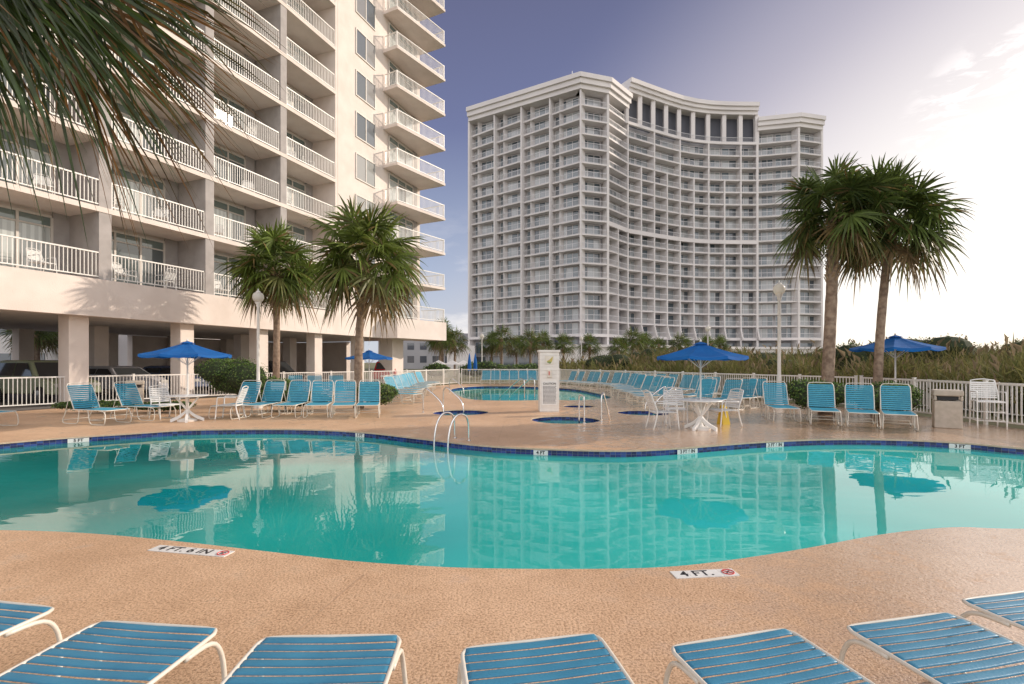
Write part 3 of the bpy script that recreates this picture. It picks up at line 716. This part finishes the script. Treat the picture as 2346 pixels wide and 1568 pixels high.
for k in range(NF):
    z=Z0+FH*k
    for i in range(6):
        o=add('balcony_railing',bayr,LB); o.location=(piers[i]+.22,.07,z)
        o=add('sliding_door',R.choice(doors),LB); o.location=(piers[i]+.24,D,z)
    o=add('balcony_railing',endr,LB); o.location=(0,0,z)
    o=add('sliding_door',doors[k%6],LB); o.location=(33.4,-.085,z)
wms=[]
for c1,c2 in (((.12,.14,.16),(.28,.28,.28)),((.10,.12,.14),(.14,.16,.18)),((.34,.34,.33),(.30,.31,.30)),((.24,.24,.24),(.11,.13,.15))):
    w=MB(); ww=2.15; wh=1.75
    w.box(0,ww,-.05,.03,0,.07,1); w.box(0,ww,-.05,.03,wh-.07,wh,1)
    for x in (0,ww/2-.035,ww-.07): w.box(x,x+.07,-.049,.031,.07,wh-.07,1)
    w.face([(.07,-.01,.07),(ww/2,-.01,.07),(ww/2,-.01,wh-.07),(.07,-.01,wh-.07)],0,c1); w.face([(ww/2,-.01,.07),(ww-.07,-.01,.07),(ww-.07,-.01,wh-.07),(ww/2,-.01,wh-.07)],0,c2)
    wms.append(w.mesh('window',['glass','wframe']))
for k in range(NF): o=add('window',wms[(k*3+k//3)%4],LB); o.location=(29.6,.0,Z0+FH*k+.75)
for x in (5.4,9.7,13.8,18.1,22.4,26.6,30.8):
    for y in (.45,6.5,12.8):
        w=MB(); w.box(x-.33,x+.33,y,y+.66,0,3.45); w.obj('column',['stucco'],LB,bevel=.02)
w=MB(); w.box(34.2,35.7,.2,1.4,0,3.45); w.obj('column',['stucco'],LB)
w=MB(); w.box(24,38,13.5,14.0,0,3.4); w.box(37.4,37.9,7,13.4,0,3.4); w.obj('garage_wall',['stucco'],LB)
g=filled('parking_floor',[[(lw(x,y).x,lw(x,y).y) for x,y in ((-6,-.2),(42,-.2),(42,26),(-6,26))]],.012,M['asphalt']); structure(g)
bc=slat_chair(.42,'balcony_chair'); bc['label']='white resin chair standing on a hotel balcony'; bc['category']='chair'; bc['group']='balcony chairs'
bc.location=lw(8.5,.75,Z0); bc.rotation_euler=(0,0,ANG-.3)
for k in range(7):
    for i in range(1,6):
        if R.random()<.75:
            for dx in (1.1,2.7):
                if R.random()<.8: copytree(bc,lw(piers[i]+dx+R.uniform(-.3,.3),.8,Z0+FH*k),ANG+R.choice([0,3.1,-.6,.6])+R.uniform(-.3,.3))

# ---------------------------------------------------------------- cars
def car(x,y,rz,paint,label,suv=True):
    m=mat('car_paint',paint,.25,spec=.7)
    t=top('parked_car',label,'car',(x,y,.012),rz,'cars parked under the building')
    H=1.72 if suv else 1.45; b=MB()
    prof=[(-2.25,.35),(-2.28,.75),(-2.2,.98),(-1.95,1.02),(1.15,1.02),(2.0,.90),(2.25,.72),(2.28,.38)]
    def loft(pr,ws,mm=0):
        n=len(pr); b.idx([(px,-w_,pz) for (px,pz),w_ in zip(pr,ws)]+[(px,w_,pz) for (px,pz),w_ in zip(pr,ws)],[tuple(range(n)),tuple(reversed(range(n,2*n)))]+[(i,i+n,(i+1)%n+n,(i+1)%n) for i in range(n)],mm)
    loft(prof,[.86,.9,.88,.86,.86,.82,.78,.84])
    roof=[(-2.1,1.021),(-1.85,H-.06),(-1.4,H),(.1,H),(.45,H-.05),(1.1,1.021)]
    loft(roof,[.82,.66,.64,.64,.64,.8]); b.obj('body',[m],t,smooth=True,bevel=.05)
    g=MB()
    for s in (-1,1):
        g.face([(-1.75,s*.815,1.08),(-.45,s*.815,1.08),(-.45,s*.70,H-.12),(-1.6,s*.70,H-.12)],0,(.03,.035,.04)); g.face([(-.38,s*.815,1.08),(.85,s*.815,1.08),(.35,s*.70,H-.12),(-.38,s*.70,H-.12)],0,(.03,.035,.04))
    g.face([(-2.09,-.68,1.1),(-2.09,.68,1.1),(-1.9,.58,H-.14),(-1.9,-.58,H-.14)],0,(.03,.035,.04)); g.face([(1.08,-.7,1.07),(1.08,.7,1.07),(.52,.58,H-.09),(.52,-.58,H-.09)],0,(.04,.045,.05))
    g.obj('window',['glass'],t)
    for wx in (-1.4,1.4):
        for s in (-1,1):
            q=MB(); q.lathe([(.2,-.11),(.33,-.11),(.345,-.08),(.345,.08),(.33,.11),(.2,.11)],20,ax='y',o=(wx,s*.80,.34)); wo=q.obj('wheel',['tyre'],t,smooth=True)
            q=MB(); q.lathe([(.02,-.12),(.2,-.115),(.2,.115),(.02,.12)],12,ax='y',o=(wx,s*.805,.34)); q.obj('rim',['chrome'],wo)
    for s in (-1,1):
        q=MB(); q.box(-2.30,-2.2,s*.72-.12,s*.72+.12,.72,.95); q.obj('tail_light',['red'],t,bevel=.02)
        q=MB(); q.box(2.14,2.27,s*.62-.16,s*.62+.16,.66,.80); q.obj('headlight',['lampglass'],t,bevel=.02)
    q=MB(); q.box(-2.32,-2.25,-.26,.26,.5,.63); q.obj('licence_plate',['plastic'],t)
car(-9.9,40.4,math.radians(95),(.45,.01,.015),'red sport utility car parked behind a concrete column')
car(-19.4,20.8,math.radians(-20),(.30,.34,.22),'sage green car parked under the building',True)
car(-18.6,23.8,math.radians(-22),(.42,.42,.45),'silver gray car parked under the building',False)
car(-17.6,26.6,math.radians(-22),(.06,.08,.15),'dark blue car parked under the building',False)
car(-14.9,31.2,math.radians(-22),(.03,.03,.035),'black car parked under the building',True)
HB=top('beach_house','low white beach house with dark windows beyond the parking','house',(-46,44,0),math.radians(-15))
w=MB(); w.box(-16,16,0,10,0,6); w.obj('wall',['tower'],HB)
w=MB(); w.idx([(-16.5,-.6,6),(16.5,-.6,6),(16.5,10.6,6),(-16.5,10.6,6),(-13,5,8),(13,5,8)],[(0,1,5,4),(2,3,4,5),(0,4,3),(1,2,5),(3,2,1,0)]); w.obj('roof',['roof'],HB)
for i in range(8):
    for z in (1,4):
        w=MB(); w.box(-14.5+i*4,-13+i*4,-.05,.02,z,z+1.4,0,(.06,.07,.08)); w.obj('window',['glass'],HB)
LBB=top('low_rise_building','gray low apartment block between the two hotels','apartment block',(-16,120,0),0)
w=MB(); w.box(-16,12,0,12,0,8.5); w.obj('wall',['towerwall'],LBB)
for i in range(9):
    for z in (1.5,4.6): w=MB(); w.box(-15+i*3,-13.4+i*3,-.05,.02,z,z+1.6,0,(.07,.08,.1)); w.obj('window',['glass'],LBB)

# ---------------------------------------------------------------- tower hotel
TW=top('hotel_tower','white curved high rise hotel with stacked railed balconies and cornice roof','hotel tower')
A=V((-9.5,111));Bp=V((13.3,97.6));C=V((19,99.4));Dp=V((24.3,105.3));E=V((56.4,115.4));F=V((64.8,113.4));G=V((71,115))
curve=catmull([(24.3,105.3,0),(31,109.1,0),(37.9,112.7,0),(43.5,114.5,0),(48.7,115.2,0),(56.4,115.4,0)],12,False)
def resample(pts,n):
    L=[0]
    for i in range(1,len(pts)): L.append(L[-1]+(pts[i]-pts[i-1]).length)
    out=[]
    for q in range(n+1):
        s=L[-1]*q/n; i=1
        while i<len(L)-1 and L[i]<s: i+=1
        t=(s-L[i-1])/(L[i]-L[i-1]); p=pts[i-1].lerp(pts[i],t); out.append(V((p.x,p.y)))
    return out
cv=resample(curve,9)
def inn(a,b): u=(b-a).normalized(); return V((-u.y,u.x))
def offp(pts,d):
    o=[]
    for i,p in enumerate(pts):
        if i==0: n=inn(pts[0],pts[1]); o.append(p+n*d)
        elif i==len(pts)-1: n=inn(pts[-2],pts[-1]); o.append(p+n*d)
        else:
            n1=inn(pts[i-1],p); n2=inn(p,pts[i+1]); n=(n1+n2).normalized(); o.append(p+n*(d/max(.5,n.dot(n1))))
    return o
TD=1.9; F0=7.1; NFt=17
wingL=[A,Bp,C,Dp]; wingR=[E,F,G]
allp=[A,Bp,C]+cv+[F,G]
ins=offp(allp,TD)
body=MB()
body.prism([tuple(p) for p in ins]+[(76,134),(-3,131)],0,54.6)
iw=offp(cv,TD+.02); body.prism([tuple(p) for p in iw]+[(58,130),(28,130)],54.5,58.4)
body.obj('wall',['towerwall'],TW)  # back walls darker than the frame: balcony recess shade put into colour
frame=MB(); wins=[]; rls=[]
def thick(mb,a,b,t,z0,z1,m=0):
    u=(b-a).normalized(); n=V((-u.y,u.x))*t/2; mb.prism([tuple(a-n),tuple(b-n),tuple(b+n),tuple(a+n)],z0,z1,m)
def railseg(a,b,z):
    w=MB(); A3=V((a.x,a.y,z));L=(b-a).length; T=Matrix.Translation(A3)@Matrix.Rotation(math.atan2((b-a).y,(b-a).x),4,'Z')
    w.box(0,L,-.03,.03,1.0,1.07,T=T); w.box(0,L,-.025,.025,.08,.13,T=T)
    n=max(2,int(L/.24))
    for q in range(n+1): w.box(q*L/n-.012,q*L/n+.012,-.010,.010,.0,1.0,T=T)
    rls.append(((a+b)/2,w))
def winseg(a,b,z,fr=(.06,.94),h=2.3):
    u=(b-a); p=a+u*fr[0]; q=a+u*fr[1]; n=inn(a,b)*-.06; w=MB()
    L=(q-p).length; uu=u.normalized()
    nn=max(2,round(L/1.4))
    for i in range(nn):
        s=p+n+uu*(L*i/nn+.05); e=p+n+uu*(L*(i+1)/nn-.05)
        c=R.choice([(.06,.08,.10),(.08,.11,.13),(.42,.44,.45),(.28,.31,.33),(.14,.18,.21),(.34,.36,.36)])
        w.face([(s.x,s.y,z+.08),(e.x,e.y,z+.08),(e.x,e.y,z+h),(s.x,s.y,z+h)],0,c)
    for i in range(nn+1):
        s=p+n*1.1+uu*(L*i/nn-.05); e=s+uu*.1
        w.face([(s.x,s.y,z+.02),(e.x,e.y,z+.02),(e.x,e.y,z+h+.08),(s.x,s.y,z+h+.08)],1)
    s=p+n*1.2;e=q+n*1.2; w.face([(s.x,s.y,z+h),(e.x,e.y,z+h),(e.x,e.y,z+h+.1),(s.x,s.y,z+h+.1)],1)
    wins.append(((a+b)/2,w))
def bay(a,b,ia,ib,k,inset0=0):
    z=F0+FH*k; n=inn(a,b); a0=a+n*inset0
    frame.prism([tuple(a0),tuple(b),tuple(ib),tuple(ia)],z-.26,z)
    railseg(a0+n*.08,b+n*.08,z)
    winseg(ia,ib,z)
nb=4
for i in range(nb):
    a=A.lerp(Bp,i/nb); b=A.lerp(Bp,(i+1)/nb); n=inn(A,Bp); ia=a+n*TD; ib=b+n*TD
    if i==0: ia=ins[0]
    if i==nb-1: ib=ins[1]
    for k in range(NFt): bay(a,b,ia,ib,k,.85)
    thick(frame,a.lerp(b,.33)+n*(TD+.02),a.lerp(b,.27)+n*.85,.14,F0,54.7)
for i in range(nb+1):
    a=A.lerp(Bp,i/nb); n=inn(A,Bp); thick(frame,a-n*.08,a+n*(TD+.1),.28,3,54.75)
for k in range(NFt):
    bay(Bp,C,ins[1],ins[2],k)
    bay(C,Dp,ins[2],ins[3],k)
n=inn(Bp,C); thick(frame,C-n*.08,C+n*TD,.45,3,54.76)
m_=C.lerp(Dp,.5); n=inn(C,Dp); thick(frame,m_-n*.08,m_+n*TD,.28,3,F0+FH*8)
ncv=len(cv)-1
for i in range(ncv):
    for k in range(16): bay(cv[i],cv[i+1],ins[3+i],ins[4+i],k)
for i in range(ncv+1):
    n=inn(cv[max(0,i-1)],cv[min(ncv,i+1)]) if 0<i<ncv else inn(cv[min(i,ncv-1)],cv[min(i,ncv-1)+1])
    topz=51.9 if i%2==0 else F0+FH*13
    thick(frame,cv[i]-n*.1,cv[i]+n*(TD+.1),.30,3,topz)
    a=cv[i]-n*.1
    for s in range(5):
        thick(frame,a-n*(.9*(1-s/5)**1.6),a-n*.001,.30,F0-.3+s*.6,F0+.3+s*.6)
    frame.prism([tuple(cv[i]+V((dx,dy))+n*.5) for dx,dy in ((-.45,-.45),(.45,-.45),(.45,.45),(-.45,.45))],51.9,58.4)
def belt(pts,o1,o2,z0,z1,mb=frame):
    a=offp(pts,-o1);b=offp(pts,o2)
    for i in range(len(pts)-1):
        mb.prism([tuple(a[i]),tuple(a[i+1]),tuple(b[i+1]),tuple(b[i])],z0,z1)
belt([C]+cv,.16,.3,F0+FH*8-.75,F0+FH*8+.12)
belt(cv,.12,.4,51.6,52.15)
belt(allp,.14,.35,F0-.5,F0+.05)
for (a,b,ia,ib,nn) in ((E,F,ins[-3],ins[-2],2),(F,G,ins[-2],ins[-1],1)):
    for j in range(nn):
        for k in range(NFt): bay(a.lerp(b,j/nn),a.lerp(b,(j+1)/nn),ia.lerp(ib,j/nn),ib if j==nn-1 else ia.lerp(ib,(j+1)/nn),k)
        n=inn(a,b); p=a.lerp(b,j/nn)
        if j==0: thick(frame,p-n*.08,p+n*TD,.5,3,54.75)
n=inn(F,G); thick(frame,G-n*.08,G+n*(TD+9),.5,0,54.75)
thick(frame,A-inn(A,Bp)*.1,V((-3,131)),.4,0,54.74)
thick(frame,cv[0]-V((.3,.6)),cv[0]+V((2.6,12)),.5,51.5,58.41); thick(frame,cv[-1],cv[-1]+V((2.2,10)),.5,51.5,58.41)
frame.obj('balcony_frame',['tower'],TW)
cor=MB()
belt(wingL,.35,16,54.7,55.6,cor); belt(wingL,.8,16,55.6,56.6,cor); belt(wingL,1.15,16,56.6,57.5,cor)
belt(wingR,.35,12,54.7,55.6,cor); belt(wingR,.8,12,55.6,56.6,cor); belt(wingR,1.15,12,56.6,57.5,cor)
belt(cv,.3,12,58.4,59.2,cor); belt(cv,.75,12,59.2,60.0,cor); belt(cv,1.15,12,60.0,60.9,cor)
cor.obj('cornice',['tower'],TW)
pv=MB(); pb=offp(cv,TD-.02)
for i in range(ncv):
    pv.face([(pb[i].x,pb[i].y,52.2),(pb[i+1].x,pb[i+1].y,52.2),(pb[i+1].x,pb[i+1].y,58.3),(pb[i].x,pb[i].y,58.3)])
pv.obj('pavilion_shade_sheet',['towerdark'],TW)  # flat dark sheet over the back wall, painting the recess shade
for i in range(ncv): railseg(cv[i],cv[i+1],52.15)
def emit(items,name,mats):
    items.sort(key=lambda t:t[0].length)
    for p,w in items[:100]: w.obj(name,mats,TW)
    r=MB()
    for p,w in items[100:]:
        b=len(r.v); r.v+=w.v; r.f+=[tuple(b+i for i in f) for f in w.f]; r.m+=w.m; r.c+=w.c
    o=r.obj(name,mats,TW); o['kind']='stuff'
emit(wins,'window',['glass','tower']); emit(rls,'balcony_railing',['rail'])
gl=MB()
po=offp(allp,TD-.06)
for i in range(len(po)-1):
    a,b=po[i],po[i+1]; n=max(1,int((b-a).length/3.4))
    for j in range(n):
        s=a.lerp(b,(j+.15)/n); e=a.lerp(b,(j+.85)/n)
        gl.face([(s.x,s.y,3.6),(e.x,e.y,3.6),(e.x,e.y,6.0),(s.x,s.y,6.0)],0,(.12,.16,.2)); gl.face([(s.x,s.y,.6),(e.x,e.y,.6),(e.x,e.y,2.8),(s.x,s.y,2.8)],0,(.08,.1,.12))
gl.obj('lobby_glazing',['glass'],TW)
pod=MB(); pod.box(-14,-8,108,120,0,5.2); pod.prism([(6,93),(22,93),(50,108),(66,108),(66,112.5),(36,110.5),(22,100),(6,99)],0,4.4); pod.prism([(5.6,92.6),(22.1,92.6),(50.1,107.6),(66.4,107.6),(66.4,112.6),(36,110.6),(22,100.1),(5.6,99.1)],4.4,4.9); pod.obj('podium',['tower'],TW)
rf=MB(); rf.tube([(12,100,57.5),(12,100,59.6)],.08,5); rf.tube([(61,116,57.5),(61,116,59.5)],.07,5); rf.tube([(10.8,101,57.5),(10.8,101,58.8)],.2,5); rf.obj('roof_antenna',['rail'],TW)

# ---------------------------------------------------------------- dunes and reeds
def fx(y): return 3.6+8.8*(38-y)/20 if y>18 else 12.6
def dh(x,y):
    lim=(fx(y) if y<38 else 3.6)
    k=max(0,min(1,(x-lim-2.5)/9)); k=k*k*(3-2*k)
    far_=max(0,min(1,(84-y)/8))
    return k*far_*(.65+.35*math.sin(x*.23+1)*math.cos(y*.19)+.25*math.sin(x*.61+y*.43))-.02
dm=MB(); nx,ny=80,80; vs=[]
for j in range(ny+1):
    for i in range(nx+1):
        y=2+j*86/ny; x0=(fx(y) if y<38 else 3.6)+1.0; x=x0+(95-x0)*(i/nx)**1.3; vs.append((x,y,dh(x,y)+.0))
dm.idx(vs,[(j*(nx+1)+i,j*(nx+1)+i+1,(j+1)*(nx+1)+i+1,(j+1)*(nx+1)+i) for j in range(ny) for i in range(nx)])
structure(dm.obj('dune',[groundm],smooth='all'))
rd=MB(); rn=random.Random(9)
def reedset(n,ymin,ymax,xr,wd,hs,clump):
    for _ in range(n//clump):
        y=rn.uniform(ymin,ymax); x=(fx(y) if y<38 else 3.6)+2.6+rn.random()**1.25*xr
        hmod=.75+.25*math.sin(x*.55+y*.31)+.2*math.sin(x*1.7-y*.9)
        tone=rn.random()
        for _ in range(clump):
            bx=x+rn.gauss(0,.4);by=y+rn.gauss(0,.4); z=dh(bx,by)-.05; h=hs*hmod*rn.uniform(.6,1.2); h=max(.6,h)
            az=rn.uniform(0,6.28); ln=rn.uniform(.15,.75)*h; dx,dy=math.cos(az)*ln,math.sin(az)*ln; s=V((-math.sin(az),math.cos(az),0))*wd*rn.uniform(.6,1.3)
            g=rn.random()*.4+tone*.6; k=rn.uniform(.6,1.25); c=((.11+.15*g)*k,(.145+.07*g)*k,(.04+.05*g)*k)
            p0=V((bx,by,z));p1=V((bx+dx*.35,by+dy*.35,z+h*.6));p2=V((bx+dx,by+dy,z+h*.9))
            rd.idx([p0-s,p0+s,p1+s*.8,p1-s*.8,p2],[(0,1,2,3),(3,2,4)],0,c)
            for _q in range(2):
                lf=p0.lerp(p1,rn.uniform(.4,1)); a2=rn.uniform(0,6.28); e=lf+V((math.cos(a2)*.35*h/2,math.sin(a2)*.35*h/2,rn.uniform(.0,.3))); rd.idx([lf-V((0,0,wd)),lf+V((0,0,wd)),e],[(0,1,2)],0,tuple(v*1.15 for v in c))
            if rn.random()<.08:
                q=p2; rd.idx([q-s*1.2-V((0,0,.2)),q+s*1.2-V((0,0,.2)),q+s*1.6,q+V((dx*.2,dy*.2,.16)),q-s*1.6],[(0,1,2,3,4)],0,(.27*k,.21*k,.13*k))
reedset(26000,11,30,26,.024,1.95,12)
reedset(18000,28,48,45,.042,2.1,10)
reedset(10000,46,80,80,.08,2.2,8)
ro=rd.obj('reed_grass',['reed']); ro['kind']='stuff'
for i in range(40):
    y=rn.uniform(15,62); x=fx(min(y,38))+rn.uniform(4,34)
    s_=shrub(x,y,rn.uniform(1.5,3),1.6,rn.uniform(1.6,2.6),60+i,1400,'olive wild shrub growing among the dune reeds',.095,((.11,.15,.045),(.18,.17,.065),(.07,.09,.03)),name='wild_shrub'); s_.location.z=dh(x,y)-.1; s_['group']='wild dune shrubs'

# ---------------------------------------------------------------- light, sky, camera
EL=math.radians(23); AZ=math.radians(70)
sd=V((math.sin(AZ)*math.cos(EL),math.cos(AZ)*math.cos(EL),math.sin(EL)))
sl=bpy.data.lights.new('sun','SUN'); sl.energy=3.7; sl.angle=math.radians(.9); sl.color=(1,.86,.72)
so=bpy.data.objects.new('sun',sl); COL.objects.link(so); so.rotation_euler=(-sd).to_track_quat('-Z','Y').to_euler()
wd=bpy.data.worlds.new('World'); scene.world=wd; wd.use_nodes=True; nt=wd.node_tree; L=nt.links; bg=nt.nodes['Background']
sky=nt.nodes.new('ShaderNodeTexSky'); sky.sky_type='NISHITA'; sky.sun_disc=False; sky.sun_elevation=EL; sky.sun_rotation=AZ
tc=nt.nodes.new('ShaderNodeTexCoord')
sep=nt.nodes.new('ShaderNodeSeparateXYZ'); L.new(tc.outputs['Generated'],sep.inputs[0])
def math_(op,a,b=None,clamp=False):
    n=nt.nodes.new('ShaderNodeMath'); n.operation=op; n.use_clamp=clamp
    for i,x in enumerate((a,b)):
        if x is None: continue
        if isinstance(x,(int,float)): n.inputs[i].default_value=x
        else: L.new(x,n.inputs[i])
    return n.outputs[0]
def smooth(v,a,b):
    m=nt.nodes.new('ShaderNodeMapRange'); m.interpolation_type='SMOOTHSTEP'; m.inputs['From Min'].default_value=a; m.inputs['From Max'].default_value=b; L.new(v,m.inputs['Value']); return m.outputs[0]
def mixc(f,a,b):
    m=nt.nodes.new('ShaderNodeMix'); m.data_type='RGBA'; L.new(f,m.inputs['Factor'])
    for k,x in (('A',a),('B',b)):
        if isinstance(x,tuple): m.inputs[k].default_value=(*x,1)
        else: L.new(x,m.inputs[k])
    return m.outputs['Result']
dp=nt.nodes.new('ShaderNodeVectorMath'); dp.operation='DOT_PRODUCT'; L.new(tc.outputs['Generated'],dp.inputs[0]); dp.inputs[1].default_value=(.94,.34,.06)
q=math_('SUBTRACT',dp.outputs['Value'],math_('MULTIPLY',sep.outputs[2],.85))
rp=nt.nodes.new('ShaderNodeValToRGB'); L.new(sep.outputs[2],rp.inputs[0]); e=rp.color_ramp.elements
e[0].position=0; e[0].color=(.58,.62,.70,1); e[1].position=1; e[1].color=(.13,.13,.19,1)
for p,c in ((.18,(.36,.42,.57)),(.42,(.15,.165,.31)),(.6,(.12,.122,.225))): x=rp.color_ramp.elements.new(p); x.color=(*c,1)
c0=mixc(smooth(q,-.05,.50),rp.outputs[0],(.58,.52,.56))
c1=mixc(smooth(q,.28,.74),c0,(1.12,1.04,.95))
mp=nt.nodes.new('ShaderNodeMapping'); mp.inputs['Scale'].default_value=(3,3,9); mp.inputs['Rotation'].default_value=(.3,.35,0); L.new(tc.outputs['Generated'],mp.inputs[0])
nz=nt.nodes.new('ShaderNodeTexNoise'); nz.inputs['Scale'].default_value=1.6; nz.inputs['Detail'].default_value=8; nz.inputs['Roughness'].default_value=.6; L.new(mp.outputs[0],nz.inputs['Vector'])
cr=nt.nodes.new('ShaderNodeMapRange'); cr.inputs['From Min'].default_value=.52; cr.inputs['From Max'].default_value=.70; cr.inputs['To Max'].default_value=.7; L.new(nz.outputs[0],cr.inputs['Value'])
lowm=nt.nodes.new('ShaderNodeMapRange'); lowm.inputs['From Min'].default_value=.30; lowm.inputs['From Max'].default_value=.12; L.new(sep.outputs[2],lowm.inputs['Value'])
c2=mixc(math_('MULTIPLY',cr.outputs[0],lowm.outputs[0],True),c1,(1,.93,.9))
dc=nt.nodes.new('ShaderNodeVectorMath'); dc.operation='DOT_PRODUCT'; L.new(tc.outputs['Generated'],dc.inputs[0]); dc.inputs[1].default_value=(.668,.670,.324)
mp2=nt.nodes.new('ShaderNodeMapping'); mp2.inputs['Scale'].default_value=(14,14,44); mp2.inputs['Rotation'].default_value=(.0,.6,0); L.new(tc.outputs['Generated'],mp2.inputs[0])
nz2=nt.nodes.new('ShaderNodeTexNoise'); nz2.inputs['Scale'].default_value=1.3; nz2.inputs['Detail'].default_value=9; nz2.inputs['Roughness'].default_value=.62; nz2.inputs['Distortion'].default_value=.5; L.new(mp2.outputs[0],nz2.inputs['Vector'])
c3=mixc(math_('MULTIPLY',smooth(nz2.outputs[0],.46,.62),smooth(dc.outputs['Value'],.9915,.998),True),c2,(1.15,1.06,1.02))
c4=mixc(smooth(math_('MULTIPLY',sep.outputs[1],-1.0),.05,.6),c3,(1.38,1.32,1.31))  # sky behind the camera brightened as added, unseen fill light
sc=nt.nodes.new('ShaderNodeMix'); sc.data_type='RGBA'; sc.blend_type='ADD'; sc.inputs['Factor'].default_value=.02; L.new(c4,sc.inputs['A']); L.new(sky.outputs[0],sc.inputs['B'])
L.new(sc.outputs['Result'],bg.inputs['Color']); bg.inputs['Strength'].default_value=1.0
cam=bpy.data.cameras.new('camera'); co=bpy.data.objects.new('camera',cam); COL.objects.link(co)
co.location=(0,0,1.65); co.rotation_euler=(math.pi/2,0,0); cam.sensor_width=36; cam.lens=17.65; cam.shift_y=.0196; cam.clip_end=3000; cam.clip_start=.05
scene.camera=co
scene.view_settings.view_transform='Standard'; scene.view_settings.look='None'; scene.view_settings.exposure=0
